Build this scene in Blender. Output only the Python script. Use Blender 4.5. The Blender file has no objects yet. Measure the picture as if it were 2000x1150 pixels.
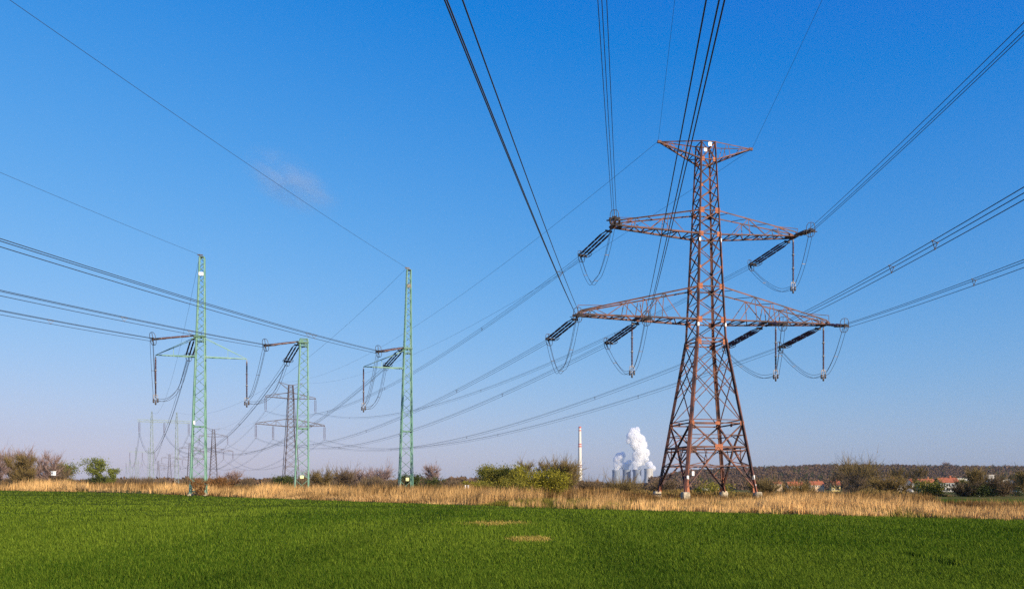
import bpy, math, random
import numpy as np
from mathutils import Vector, Matrix, Quaternion

random.seed(7)
rng = np.random.default_rng(11)
S = bpy.context.scene
COL = S.collection
R = math.radians

# ------------------------------------------------------------------ camera, sky, sun, exposure
F, CX, HY, CAMZ = 1500.0, 1000.0, 942.0, 1.8      # focal length in photo pixels, horizon row, eye height
cam = bpy.data.cameras.new("camera")
cam.sensor_width = 36.0
cam.lens = 36.0 * F / 2000.0
cam.shift_y = (HY - 575.0) / 2000.0
cam.clip_start, cam.clip_end = 0.1, 40000
camo = bpy.data.objects.new("camera", cam)
camo.location = (0, 0, CAMZ)
camo.rotation_euler = (R(90), 0, 0)
COL.objects.link(camo)
S.camera = camo

EXPO = 2 ** .5
SUN_EL, SUN_AZ = R(20), R(138)                    # azimuth clockwise from the view direction
world = bpy.data.worlds.new("World")
S.world = world
world.use_nodes = True
wn = world.node_tree
bg = wn.nodes["Background"]
sky = wn.nodes.new("ShaderNodeTexSky")
sky.sky_type = 'NISHITA'
sky.sun_disc = False
sky.sun_elevation = SUN_EL
sky.sun_rotation = SUN_AZ
sky.air_density = 1.6
sky.dust_density = 0.3
sky.ozone_density = 1.0
# film-like response of the sky per channel (deep blue overhead, pale at the horizon)
sep = wn.nodes.new("ShaderNodeSeparateColor"); com = wn.nodes.new("ShaderNodeCombineColor")
wn.links.new(sky.outputs[0], sep.inputs[0])
for ch, (pw_, gain, off) in enumerate(((.90, .087, .1355), (.20, 1.1904, 1.2205), (.20, 1.1813, .8087))):
    p_ = wn.nodes.new("ShaderNodeMath"); p_.operation = 'POWER'; p_.inputs[1].default_value = pw_
    q_ = wn.nodes.new("ShaderNodeMath"); q_.operation = 'MULTIPLY_ADD'; q_.inputs[1].default_value = gain / .15 / EXPO; q_.inputs[2].default_value = -off / .15 / EXPO
    q_.use_clamp = False
    m_ = wn.nodes.new("ShaderNodeMath"); m_.operation = 'MAXIMUM'; m_.inputs[1].default_value = .01
    wn.links.new(sep.outputs[ch], p_.inputs[0]); wn.links.new(p_.outputs[0], q_.inputs[0]); wn.links.new(q_.outputs[0], m_.inputs[0]); wn.links.new(m_.outputs[0], com.inputs[ch])
wn.links.new(com.outputs[0], bg.inputs["Color"])
bg.inputs["Strength"].default_value = 0.15
sun = bpy.data.lights.new("sun", 'SUN')
sun.energy = 5.0
sun.angle = R(0.6)
sun.color = (1.0, 0.86, 0.68)
suno = bpy.data.objects.new("sun", sun)
sv = Vector((math.sin(SUN_AZ) * math.cos(SUN_EL), math.cos(SUN_AZ) * math.cos(SUN_EL), math.sin(SUN_EL)))
suno.rotation_euler = sv.to_track_quat('Z', 'Y').to_euler()
suno.location = (60, -40, 60)
COL.objects.link(suno)
S.view_settings.view_transform = 'Standard'
S.view_settings.look = 'None'
S.view_settings.exposure = 0.5
S.view_settings.gamma = 1.0
S.view_settings.use_curve_mapping = False
S.cycles.use_denoising = False
S.cycles.volume_bounces = 12
S.cycles.max_bounces = 14
S.cycles.transparent_max_bounces = 16

# ------------------------------------------------------------------ materials
def mat(name, c1, c2=None, scale=4.0, rough=0.8, metal=0.0, detail=6, lo=.35, hi=.65, tint=None, trans=0.0, c3=None, scale3=.3, bump=0):
    m = bpy.data.materials.new(name)
    m.use_nodes = True
    nt = m.node_tree
    b = nt.nodes["Principled BSDF"]
    b.inputs["Roughness"].default_value = rough
    b.inputs["Metallic"].default_value = metal
    if rough >= .9: b.inputs["Specular IOR Level"].default_value = 0.0
    out = None
    if c2 is None:
        b.inputs["Base Color"].default_value = (*c1, 1)
    else:
        if tint:
            a = nt.nodes.new("ShaderNodeAttribute"); a.attribute_name = tint
            fac = a.outputs["Fac"]
        else:
            tc = nt.nodes.new("ShaderNodeTexCoord")
            n = nt.nodes.new("ShaderNodeTexNoise")
            n.inputs["Scale"].default_value = scale
            n.inputs["Detail"].default_value = detail
            nt.links.new(tc.outputs["Object"], n.inputs["Vector"])
            mr = nt.nodes.new("ShaderNodeMapRange")
            mr.inputs[1].default_value = lo; mr.inputs[2].default_value = hi
            nt.links.new(n.outputs["Fac"], mr.inputs[0])
            fac = mr.outputs[0]
            if bump:
                bp = nt.nodes.new("ShaderNodeBump"); bp.inputs["Strength"].default_value = bump
                nt.links.new(n.outputs["Fac"], bp.inputs["Height"]); nt.links.new(bp.outputs[0], b.inputs["Normal"])
        mx = nt.nodes.new("ShaderNodeMix"); mx.data_type = 'RGBA'
        mx.inputs[6].default_value = (*c1, 1); mx.inputs[7].default_value = (*c2, 1)
        nt.links.new(fac, mx.inputs[0])
        out = mx.outputs[2]
        if c3 is not None:
            tc = nt.nodes.new("ShaderNodeTexCoord")
            n = nt.nodes.new("ShaderNodeTexNoise"); n.inputs["Scale"].default_value = scale3; n.inputs["Detail"].default_value = 4
            nt.links.new(tc.outputs["Object"], n.inputs["Vector"])
            mr = nt.nodes.new("ShaderNodeMapRange"); mr.inputs[1].default_value = .42; mr.inputs[2].default_value = .62
            nt.links.new(n.outputs["Fac"], mr.inputs[0])
            m2 = nt.nodes.new("ShaderNodeMix"); m2.data_type = 'RGBA'
            m2.inputs[7].default_value = (*c3, 1)
            nt.links.new(out, m2.inputs[6]); nt.links.new(mr.outputs[0], m2.inputs[0])
            out = m2.outputs[2]
        nt.links.new(out, b.inputs["Base Color"])
    if trans > 0:
        t = nt.nodes.new("ShaderNodeBsdfTranslucent")
        if out is not None: nt.links.new(out, t.inputs["Color"])
        else: t.inputs["Color"].default_value = (*c1, 1)
        ms = nt.nodes.new("ShaderNodeMixShader"); ms.inputs[0].default_value = trans
        nt.links.new(b.outputs[0], ms.inputs[1]); nt.links.new(t.outputs[0], ms.inputs[2])
        nt.links.new(ms.outputs[0], nt.nodes["Material Output"].inputs["Surface"])
    return m

M = {}
M['rust'] = mat("rusty_steel", (.21, .080, .045), (.040, .028, .028), 1.0, .75)
M['gusset'] = mat("orange_primer", (.44, .15, .055), (.30, .09, .04), 3, .8)
M['green'] = mat("pale_green_paint", (.13, .29, .20), (.21, .35, .27), .9, .5)
M['green_dark'] = mat("worn_green_paint", (.11, .25, .17), (.07, .14, .10), .8, .6)
M['grey_steel'] = mat("galvanised_steel", (.22, .22, .23), (.32, .32, .33), 2, .5, .3)
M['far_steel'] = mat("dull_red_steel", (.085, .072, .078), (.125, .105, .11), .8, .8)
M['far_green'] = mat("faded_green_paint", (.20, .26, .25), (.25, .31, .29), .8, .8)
M['porcelain'] = mat("brown_porcelain", (.09, .028, .018), (.06, .02, .014), 5, .28)
M['cap'] = mat("light_metal_fitting", (.26, .24, .23), (.18, .15, .14), 8, .55, .2)
M['cable'] = mat("weathered_aluminium_cable", (.055, .055, .06), (.035, .035, .04), 9, .6, .2)
M['ring'] = mat("ring_steel", (.07, .06, .06), (.10, .08, .07), 9, .5, .4)
M['white'] = mat("white_enamel", (.82, .82, .78), (.72, .72, .68), 6, .4)
M['yellow'] = mat("pale_yellow_enamel", (.80, .76, .38), (.70, .66, .30), 6, .4)
M['dark_plate'] = mat("dark_plate_paint", (.05, .045, .03), (.12, .10, .05), 6, .5)
M['ink'] = mat("grey_lettering", (.45, .45, .44))
M['concrete'] = mat("old_concrete", (.56, .47, .33), (.30, .25, .17), 3.5, .95, bump=.4)
M['bark'] = mat("brown_bark", (.10, .075, .05), (.06, .045, .03), 3, .9)
M['birch'] = mat("birch_bark", (.60, .57, .52), (.25, .22, .2), 1.5, .8, lo=.5, hi=.7)

def leafm(name, c1, c2, tr=.25):
    m = mat(name, c1, c2, tint="tint", rough=.8, trans=tr)
    m.node_tree.nodes["Principled BSDF"].inputs["Specular IOR Level"].default_value = 0.0
    return m
M['lf_olive'] = leafm("olive_foliage", (.15, .14, .022), (.30, .26, .045))
M['lf_lime'] = leafm("yellow_green_foliage", (.16, .15, .02), (.32, .28, .035))
M['lf_green'] = leafm("green_foliage", (.12, .14, .025), (.22, .24, .05))
M['lf_dark'] = leafm("dark_green_foliage", (.04, .055, .018), (.10, .11, .03))
M['lf_brown'] = leafm("brown_twigs", (.10, .07, .042), (.19, .135, .075), .1)
M['lf_umber'] = leafm("olive_brown_twigs", (.12, .085, .035), (.22, .16, .06), .1)
M['lf_pink'] = leafm("pinkish_bare_twigs", (.20, .13, .11), (.32, .23, .20), .1)
M['lf_rust'] = leafm("rust_red_twigs", (.15, .075, .03), (.25, .13, .05), .1)
M['lf_wood'] = leafm("winter_wood", (.10, .066, .040), (.175, .112, .066), .05)
M['lf_scrub'] = leafm("scrub_twigs", (.13, .085, .028), (.26, .18, .06), .1)
M['wheat'] = leafm("young_wheat", (.032, .080, .006), (.20, .265, .025), .3)
M['litter'] = leafm("straw_litter", (.22, .17, .03), (.55, .41, .10), .1)
M['olive_grass'] = leafm("olive_rough_grass", (.15, .14, .02), (.42, .32, .08), .2)
M['reed'] = leafm("dry_reed", (.12, .062, .020), (.80, .49, .19), .2)

# ------------------------------------------------------------------ object helpers
def tag(o, label=None, cat=None, group=None, kind=None):
    if label: o["label"] = label
    if cat: o["category"] = cat
    if group: o["group"] = group
    if kind: o["kind"] = kind
    return o

def link(o, parent=None):
    COL.objects.link(o)
    if parent is not None: o.parent = parent
    return o

def empty(name, loc=(0, 0, 0), rz=0.0):
    o = bpy.data.objects.new(name, None)
    o.location = loc; o.rotation_euler = (0, 0, rz); o.empty_display_size = .5
    return link(o)

def copy_tree(o, parent=None):
    c = o.copy(); COL.objects.link(c)
    if parent is not None: c.parent = parent
    for ch in list(o.children): copy_tree(ch, c)
    return c

def at(px, py, Y):
    return Vector(((px - CX) / F * Y, Y, CAMZ + (HY - py) / F * Y))

class MB:
    """collects shapes and links them as one mesh object"""
    def __init__(s): s.v = []; s.f = []
    def add(s, vs, fs):
        n = len(s.v); s.v += [tuple(x) for x in vs]; s.f += [tuple(i + n for i in f) for f in fs]
    def angle(s, p, q, w, n=(0, 0, 1), t=None):
        p = Vector(p); q = Vector(q); d = (q - p)
        if d.length < 1e-5: return
        d.normalize(); n = Vector(n)
        u = d.cross(n)
        if u.length < 1e-3: u = d.cross(Vector((1, .3, .1)))
        u.normalize(); v = u.cross(d).normalized()
        t = t or w * .22
        prof = [(0, 0), (w, 0), (w, t), (t, t), (t, w), (0, w)]
        o = w * .35
        vs = [e + u * (a - o) + v * (b - o) for e in (p, q) for a, b in prof]
        fs = [(i, (i + 1) % 6, (i + 1) % 6 + 6, i + 6) for i in range(6)]
        fs += [(5, 4, 3, 0), (0, 3, 2, 1), (6, 9, 10, 11), (6, 7, 8, 9)]
        s.add(vs, fs)
    def bar(s, p, q, w, h=None, n=(0, 0, 1)):
        p = Vector(p); q = Vector(q); d = (q - p).normalized(); n = Vector(n); h = h or w
        u = d.cross(n)
        if u.length < 1e-3: u = d.cross(Vector((1, 0, 0)))
        u.normalize(); v = u.cross(d).normalized()
        vs = [e + u * a * w / 2 + v * b * h / 2 for e in (p, q) for a, b in ((-1, -1), (1, -1), (1, 1), (-1, 1))]
        s.add(vs, [(0, 1, 5, 4), (1, 2, 6, 5), (2, 3, 7, 6), (3, 0, 4, 7), (3, 2, 1, 0), (4, 5, 6, 7)])
    def box(s, c, sx, sy, sz):
        c = Vector(c); s.bar(c - Vector((0, 0, sz / 2)), c + Vector((0, 0, sz / 2)), sx, sy, (0, 1, 0))
    def tube(s, pts, r, n=6, closed=False, r1=None):
        pts = [Vector(p) for p in pts]; m = len(pts); vs = []; fs = []
        for i, p in enumerate(pts):
            if closed: d = pts[(i + 1) % m] - pts[i - 1]
            else: d = pts[min(i + 1, m - 1)] - pts[max(i - 1, 0)]
            d.normalize()
            ref = Vector((0, 0, 1)) if abs(d.z) < .9 else Vector((1, 0, 0))
            u = d.cross(ref).normalized(); w = u.cross(d)
            rr = r if r1 is None else r + (r1 - r) * i / (m - 1)
            for k in range(n):
                a = 2 * math.pi * k / n
                vs.append(p + u * math.cos(a) * rr + w * math.sin(a) * rr)
        for i in range(m if closed else m - 1):
            j = (i + 1) % m
            for k in range(n):
                fs.append((i * n + k, i * n + (k + 1) % n, j * n + (k + 1) % n, j * n + k))
        if not closed:
            fs.append(tuple(range(n - 1, -1, -1))); fs.append(tuple((m - 1) * n + k for k in range(n)))
        s.add(vs, fs)
    def lathe(s, prof, n=8, axis='x', off=(0, 0, 0)):
        vs = []; fs = []; off = Vector(off)
        for x, r in prof:
            for k in range(n):
                a = 2 * math.pi * k / n; c, d = math.cos(a) * r, math.sin(a) * r
                vs.append(off + (Vector((x, c, d)) if axis == 'x' else Vector((c, d, x))))
        m = len(prof)
        for i in range(m - 1):
            for k in range(n):
                q = (i * n + k, i * n + (k + 1) % n, (i + 1) * n + (k + 1) % n, (i + 1) * n + k)
                fs.append(q)
        fs.append(tuple(range(n - 1, -1, -1))); fs.append(tuple((m - 1) * n + k for k in range(n)))
        s.add(vs, fs)
    def plate(s, c, u, v, n, w, h, t):
        c = Vector(c); u = Vector(u).normalized() * w / 2; v = Vector(v).normalized() * h / 2; n = Vector(n).normalized() * t / 2
        vs = [c + a * u + b * v + e * n for e in (-1, 1) for a, b in ((-1, -.85), (-.85, -1), (.85, -1), (1, -.85), (1, .85), (.85, 1), (-.85, 1), (-1, .85))]
        fs = [tuple(range(7, -1, -1)), tuple(range(8, 16))] + [(i, (i + 1) % 8, (i + 1) % 8 + 8, i + 8) for i in range(8)]
        s.add(vs, fs)
    def build(s, name, m, parent=None, smooth=False):
        me = bpy.data.meshes.new(name)
        me.from_pydata(s.v, [], s.f)
        if smooth: me.polygons.foreach_set("use_smooth", [True] * len(me.polygons))
        me.materials.append(m)
        return link(bpy.data.objects.new(name, me), parent)

def np_mesh(name, verts, faces_sizes, loops, m, tint=None, parent=None):
    me = bpy.data.meshes.new(name)
    me.vertices.add(len(verts)); me.vertices.foreach_set("co", np.ascontiguousarray(verts, dtype=np.float32).ravel())
    me.loops.add(len(loops)); me.loops.foreach_set("vertex_index", np.ascontiguousarray(loops, dtype=np.int32))
    starts = np.concatenate([[0], np.cumsum(faces_sizes)[:-1]]).astype(np.int32)
    me.polygons.add(len(faces_sizes)); me.polygons.foreach_set("loop_start", starts)
    me.update(calc_edges=True)
    if tint is not None:
        a = me.attributes.new("tint", 'FLOAT', 'POINT'); a.data.foreach_set("value", tint.astype(np.float32))
    me.materials.append(m)
    return me if parent is False else link(bpy.data.objects.new(name, me), parent)

def quads_mesh(name, V, m, tint, parent=None):
    """V: (N,4,3)"""
    N = len(V)
    return np_mesh(name, V.reshape(-1, 3), np.full(N, 4), np.arange(N * 4), m, np.repeat(tint, 4), parent)

def blades_mesh(name, P, h, w, az, lean, m, tint, leanaz=None):
    """bent tapering blades standing at P"""
    N = len(P)
    side = np.stack([np.cos(az), np.sin(az), np.zeros(N)], 1)
    la = az + np.pi / 2 if leanaz is None else leanaz
    fw = np.stack([np.cos(la), np.sin(la), np.zeros(N)], 1)
    up = np.array([0, 0, 1.0])
    V = np.zeros((N, 5, 3))
    V[:, 0] = P - side * (w / 2)[:, None]; V[:, 1] = P + side * (w / 2)[:, None]
    mid = P + up * (h * .58)[:, None] + fw * (lean * .3)[:, None]
    V[:, 2] = mid - side * (w * .42)[:, None]; V[:, 3] = mid + side * (w * .42)[:, None]
    V[:, 4] = P + up * h[:, None] + fw * lean[:, None]
    base = (np.arange(N) * 5)[:, None]
    loops = (base + np.array([0, 1, 3, 2, 2, 3, 4])).ravel()
    return np_mesh(name, V.reshape(-1, 3), np.tile([4, 3], N), loops, m, np.repeat(tint, 5))

def vnoise(x, y, seed=0):
    r = np.random.default_rng(seed).random((64, 64))
    xi = np.floor(x).astype(int); yi = np.floor(y).astype(int)
    fx = x - xi; fy = y - yi; fx = fx * fx * (3 - 2 * fx); fy = fy * fy * (3 - 2 * fy)
    g = lambda a, b: r[a % 64, b % 64]
    return (g(xi, yi) * (1 - fx) + g(xi + 1, yi) * fx) * (1 - fy) + (g(xi, yi + 1) * (1 - fx) + g(xi + 1, yi + 1) * fx) * fy

def sstep(a, b, x):
    t = np.clip((np.asarray(x, float) - a) / (b - a), 0, 1); return t * t * (3 - 2 * t)

def gz(x, y):
    """height of the ground: flat field, sinking away on the right behind the reeds"""
    y = np.asarray(y, float); x = np.asarray(x, float)
    ys = np.maximum(y, 1)
    return -6.0 * sstep(88, 320, ys) * sstep(.02, .13, x / ys)

EDGE_PX = np.array([-700, -400, 0, 250, 500, 1000, 1500, 2000, 2400.])
EDGE_PY = np.array([947, 949.5, 957, 962, 972, 989.5, 1004, 1017, 1032.])
def edgeY(px): return F * CAMZ / (np.interp(px, EDGE_PX, EDGE_PY) - HY)

# ------------------------------------------------------------------ ground, field, hill
M['ground'] = mat("dry_meadow", (.17, .11, .045), (.09, .068, .028), .35, .95, c3=(.10, .13, .03), scale3=.03)
M['soil'] = mat("field_under_wheat", (.035, .060, .008), (.055, .085, .012), 3.0, .95, c3=(.075, .095, .012), scale3=.12, bump=.6)
M['farfield'] = mat("far_green_field", (.05, .10, .012), (.09, .13, .02), .5, .95)
M['straw'] = mat("trampled_straw", (.34, .24, .05), (.18, .14, .03), 3.5, .95, bump=.5)
M['hill'] = mat("wooded_hill_floor", (.09, .065, .04), (.07, .06, .035), .02, .95)

rs = np.concatenate([np.linspace(-60, 60, 13), np.geomspace(75, 1000, 36), [1500, 2500, 5000, 9000]])
ts = np.linspace(-1.6, 1.6, 81)
gv = []; gf = []
for y in rs:
    for t in ts:
        x = t * max(abs(y), 80) * (1.0 if y > 0 else 1.0)
        gv.append((x, y, float(gz(x, y))))
nt_ = len(ts)
for i in range(len(rs) - 1):
    for j in range(nt_ - 1):
        gf.append((i * nt_ + j, i * nt_ + j + 1, (i + 1) * nt_ + j + 1, (i + 1) * nt_ + j))
g = MB(); g.add(gv, gf)
tag(g.build("ground", M['ground'], smooth=True), "dry brown meadow ground behind the field", None, None, "structure")

pp = [(float(edgeY(p)) * (p - CX) / F, float(edgeY(p))) for p in np.linspace(-650, 2400, 60)]
fv = [(x, y, .006) for x, y in pp] + [(90, -55, .006), (-160, -55, .006), (-330, 120, .006)]
g = MB(); g.add(fv, [tuple(range(len(fv) - 1, -1, -1))])
tag(g.build("field", M['soil']), "green field of young wheat in the foreground", None, None, "structure")

fv = [(31, 59, .012), (60, 46, .012), (90, 60, .012), (84, 84, .012), (45, 84, .012), (38, 76, .012)]
g = MB(); g.add(fv, [tuple(range(6))])
tag(g.build("far_field", M['farfield']), "second green field behind the reeds at right", None, None, "structure")

def patch(px, py, hw, hh, seed):
    r = random.Random(seed); vs = []
    for k in range(28):
        a = 2 * math.pi * k / 28; q = .75 + .35 * r.random()
        yy = py + math.sin(a) * hh * q; Y = F * CAMZ / (yy - HY)
        vs.append(((px + math.cos(a) * hw * q - CX) / F * Y, Y, .018))
    g = MB(); g.add(vs, [tuple(range(28))]) if vs else None
    return tag(g.build("bare_patch", M['straw']), kind="structure")
patch(968, 1023, 82, 4.5, 1)["label"] = "longer bare straw-coloured strip in the wheat, farther from the viewer"
patch(1035, 1055, 42, 5.5, 2)["label"] = "shorter bare straw-coloured patch in the wheat, nearer to the viewer"
PATCHES = [(968, 1023, 84, 5.2), (1035, 1055, 46, 6.4)]
HOLLOWS = [(1825, 1094, 70, 7), (1830, 1108, 70, 5)]

# hill on the right, its ridge under the wood
def ridge(px):
    return np.interp(px, [1080, 1180, 1280, 1330, 1400, 1500, 1600, 1700, 1850, 2000, 2300, 3000],
                     [952, 948, 941, 929, 924, 921, 917, 917, 919, 920, 922, 930])
hv = []; hf = []
pxs = np.linspace(1050, 2900, 75); ys = [900, 1100, 1300, 1500, 1700, 1900]
def hillz(px, Y):
    top = CAMZ + (HY - ridge(px)) / F * 1700
    return -8 + (top + 8) * float(sstep(850, 1700, Y))
for Y in ys:
    for p in pxs: hv.append(((p - CX) / F * Y, Y, hillz(p, Y)))
for i in range(len(ys) - 1):
    for j in range(len(pxs) - 1):
        n = len(pxs); hf.append((i * n + j, i * n + j + 1, (i + 1) * n + j + 1, (i + 1) * n + j))
g = MB(); g.add(hv, hf)
tag(g.build("hill", M['hill'], smooth=True), "low wooded hill along the horizon at right", None, None, "structure")

# ------------------------------------------------------------------ lattice parts
SG = [(-1, -1), (1, -1), (1, 1), (-1, 1)]

class Tower:
    def __init__(s, prof, lean=0.0):
        s.z = [p[0] for p in prof]; s.w = [p[1] for p in prof]; s.lean = lean
    def half(s, z): return float(np.interp(z, s.z, s.w))
    def c(s, i, z):
        h = s.half(z); return Vector((SG[i % 4][0] * h + s.lean * (s.w[0] - h), SG[i % 4][1] * h, z))
    def nrm(s, i): return Vector(((0, -1, 0), (1, 0, 0), (0, 1, 0), (-1, 0, 0))[i % 4])
    def X(s, mb, z0, z1, w):
        for i in range(4):
            mb.angle(s.c(i, z0), s.c(i + 1, z1), w, s.nrm(i)); mb.angle(s.c(i + 1, z0), s.c(i, z1), w, s.nrm(i))
    def Z(s, mb, z0, z1, w, flip):
        for i in range(4):
            a, b = (i, i + 1) if (flip + i) % 2 == 0 else (i + 1, i)
            mb.angle(s.c(a, z0), s.c(b, z1), w, s.nrm(i))
    def ring(s, mb, z, w):
        for i in range(4): mb.angle(s.c(i, z), s.c(i + 1, z), w, (0, 0, 1))

def crossarm(T, mb, sx, zb, zt, tip, tipz, tiph, npan, w, rail=0):
    """box arm: two bottom chords, two top chords falling to the tip, lacing between"""
    xb, xt = T.half(zb), T.half(zt)
    B0 = [Vector((sx * xb, e * xb, zb)) for e in (-1, 1)]; T0 = [Vector((sx * xt, e * xt, zt)) for e in (-1, 1)]
    B1 = [Vector((sx * tip, e * tiph, tipz)) for e in (-1, 1)]; T1 = [Vector((sx * tip * .97, e * tiph, tipz + .45)) for e in (-1, 1)]
    for e in range(2):
        mb.angle(B0[e], B1[e], w * 1.5, (0, 0, 1)); mb.angle(T0[e], T1[e], w * 1.15, (0, 0, -1))
        mb.angle(B1[e], T1[e], w)
    L = lambda a, b, u: a + (b - a) * u
    for k in range(1, npan + 1):
        u0, u = (k - 1) / npan, k / npan
        mb.angle(L(B0[0], B1[0], u), L(B0[1], B1[1], u), w * .8)
        a, b = (0, 1) if k % 2 else (1, 0)
        mb.angle(L(B0[a], B1[a], u0), L(B0[b], B1[b], u), w * .8)
        mb.angle(L(T0[b], T1[b], u0), L(T0[a], T1[a], u), w * .55) if k % 2 else None
        for e in range(2):
            if k % 3 == 0:
                mb.angle(L(B0[e], B1[e], u), L(T0[e], T1[e], u), w * .7, (0, 1, 0))
            if k % 3 == 0 and k < npan:
                mb.angle(L(T0[e], T1[e], u), L(B0[e], B1[e], min(1, u + 1.6 / npan)), w * .65, (0, 1, 0))
                mb.angle(L(B0[e], B1[e], u - 1.6 / npan), L(T0[e], T1[e], u), w * .65, (0, 1, 0))
    if rail:
        p = B1[0] + Vector((-sx * .1, 0, 0)); q = p + Vector((0, 0, rail))
        mb.angle(p, q, w * .5, (0, 1, 0))
        uu = 1 - (rail - .3) / max(.1, zt - tipz)
        mb.angle(q, L(T0[0], T1[0], max(.3, uu)), w * .5)

# ------------------------------------------------------------------ the big rust-brown tension pylon
PX0, PY0, PROT = 378.0 / F * 84.0, 84.0, R(10)
pyl = tag(empty("pylon", (PX0, PY0, 0), PROT), "big rusty brown lattice pylon with three pairs of arms on four concrete feet", "pylon")
PM = Matrix.Translation((PX0, PY0, 0)) @ Matrix.Rotation(PROT, 4, 'Z')
T = Tower([(0, 4.03), (5.55, 3.25), (8.1, 2.92), (17.3, 1.6), (28.6, 1.17), (37, .80), (38.8, .78)])
mb = MB()
# upper shaft, X panels
zz = [17.3, 19.3, 21.1, 22.9, 24.8, 26.7, 28.6]
for a, b in zip(zz, zz[1:]): T.X(mb, a, b, .085)
zz = [28.6, 29.9, 31.2, 32.6, 34.0, 35.4, 36.8, 38.7]
for a, b in zip(zz, zz[1:]): T.X(mb, a, b, .09)
for z in (17.3, 16.9, 19.3, 22.9, 28.6, 31.2, 36.8, 38.75): T.ring(mb, z, .12)
# tapering lower body, double lattice
zl = [8.1, 11.0, 13.4, 15.3, 16.9]
for i in range(len(zl) - 2): T.X(mb, zl[i], zl[i + 2], .09)
T.ring(mb, 8.1, .14); T.ring(mb, 8.45, .10)
mb.build("body", M['rust'], pyl)
mb = MB()
FOOT = .8
for i in range(4):
    mb2 = MB()
    mb2.angle(T.c(i, FOOT), T.c(i, 17.3), .34, (-SG[i][0], -SG[i][1], 0), .06)
    mb2.angle(T.c(i, 17.3), T.c(i, 28.6), .24, (-SG[i][0], -SG[i][1], 0), .05)
    mb2.angle(T.c(i, 28.6), T.c(i, 38.8), .17, (-SG[i][0], -SG[i][1], 0), .04)
    mb2.build("leg", M['rust'], pyl)
# base bracing: big X crossing at the middle of the 5.55 m ring, with secondary members
mb = MB()
for i in range(4):
    n = T.nrm(i); a0, b0, a1, b1 = T.c(i, FOOT + .3), T.c(i + 1, FOOT + .3), T.c(i, 8.1), T.c(i + 1, 8.1)
    mid = (T.c(i, 5.55) + T.c(i + 1, 5.55)) / 2
    for p in (a0, b0): mb.angle(p, mid, .19, n)
    for p in (a1, b1): mb.angle(mid, p, .17, n)
    for z, w in ((5.55, .18), (5.2, .1), (3.55, .12), (6.85, .07)): mb.angle(T.c(i, z), T.c(i + 1, z), w, (0, 0, 1))
    for s_, foot in ((i, a0), (i + 1, b0)):
        for u, z in ((.33, 3.55), (.66, 5.55), (.66, 3.55), (.33, 1.9), (.0, .9)):
            if u: mb.angle(foot.lerp(mid, u), T.c(s_, z), .09, n)
        top = T.c(s_, 8.1)
        mb.angle(mid.lerp(top, .5), T.c(s_, 5.55), .09, n); mb.angle(mid.lerp(top, .5), T.c(s_, 6.85), .08, n)
        q = foot.lerp(mid, .66); mb.angle(q, mid.lerp(T.c(s_, 5.55), .5), .09, n)
mb.angle((T.c(0, 5.55) + T.c(1, 5.55)) / 2, (T.c(1, 5.55) + T.c(2, 5.55)) / 2, .1)
mb.angle((T.c(2, 5.55) + T.c(3, 5.55)) / 2, (T.c(3, 5.55) + T.c(0, 5.55)) / 2, .1)
mb.angle((T.c(1, 5.55) + T.c(2, 5.55)) / 2, (T.c(2, 5.55) + T.c(3, 5.55)) / 2, .1)
mb.angle((T.c(3, 5.55) + T.c(0, 5.55)) / 2, (T.c(0, 5.55) + T.c(1, 5.55)) / 2, .1)
mb.build("base_bracing", M['rust'], pyl)
for sx in (-1, 1):
    mb = MB(); crossarm(T, mb, sx, 19.3, 22.9, 14.6, 19.55, .42, 10, .12, rail=.95)
    xin = 7.3                                     # inner phase attachment
    u = (xin - T.half(19.3)) / (14.6 - T.half(19.3))
    hy = T.half(19.3) * (1 - u) + .42 * u
    for dx in (-.45, .45):
        mb.bar((sx * (xin + dx), -hy - .12, 19.43), (sx * (xin + dx), hy + .12, 19.43), .16, .22)
        for e in (-1, 1): mb.angle((sx * (xin + dx), e * hy, 19.4), (sx * (xin + dx * .3), e * hy * .9, 21.3), .09, (0, 1, 0))
    mb.bar((sx * 14.3, -.75, 19.57), (sx * 14.3, .75, 19.57), .3, .3); mb.bar((sx * 13.6, -.6, 19.57), (sx * 13.6, .6, 19.57), .24, .26)
    arm = mb.build("lower_crossarm", M['rust'], pyl)
    mb = MB(); crossarm(T, mb, sx, 28.6, 31.2, 10.8, 29.2, .42, 8, .11, rail=.8)
    mb.bar((sx * 10.5, -.75, 29.23), (sx * 10.5, .75, 29.23), .3, .3); mb.bar((sx * 9.8, -.6, 29.22), (sx * 9.8, .6, 29.22), .24, .26)
    mb.build("upper_crossarm", M['rust'], pyl)
    mb = MB()
    h0, h1 = T.half(36.8), T.half(38.7); tip = Vector((sx * 5.4, 0, 38.62))
    for e in (-1, 1):
        a = Vector((sx * h0, e * h0, 36.8)); b = Vector((sx * h1, e * h1, 38.75))
        mb.angle(a, tip, .13, (0, 0, 1)); mb.angle(b, tip, .09, (0, 0, -1))
        for k in range(1, 5):
            mb.angle(a.lerp(tip, k / 5), b.lerp(tip, k / 5 + (.1 if k % 2 else -.05)), .06, (0, 1, 0))
    for k in range(0, 5):
        p0 = [Vector((sx * h0, e * h0, 36.8)).lerp(tip, k / 5) for e in (-1, 1)]; p1 = [Vector((sx * h0, e * h0, 36.8)).lerp(tip, (k + 1) / 5) for e in (-1, 1)]
        mb.angle(p0[k % 2], p1[1 - k % 2], .08); mb.angle(p0[0], p0[1], .07)
    mb.bar(tip + Vector((-sx * .3, 0, 0)), tip + Vector((sx * .12, 0, 0)), .22, .26)
    mb.build("earth_wire_arm", M['rust'], pyl)
gs = [(36.8, .42), (31.2, .55), (28.6, .5), (22.9, .55), (19.3, .58), (16.9, .55), (8.1, .45), (13.1, .26), (33.9, .26), (25, .28)]
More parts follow.
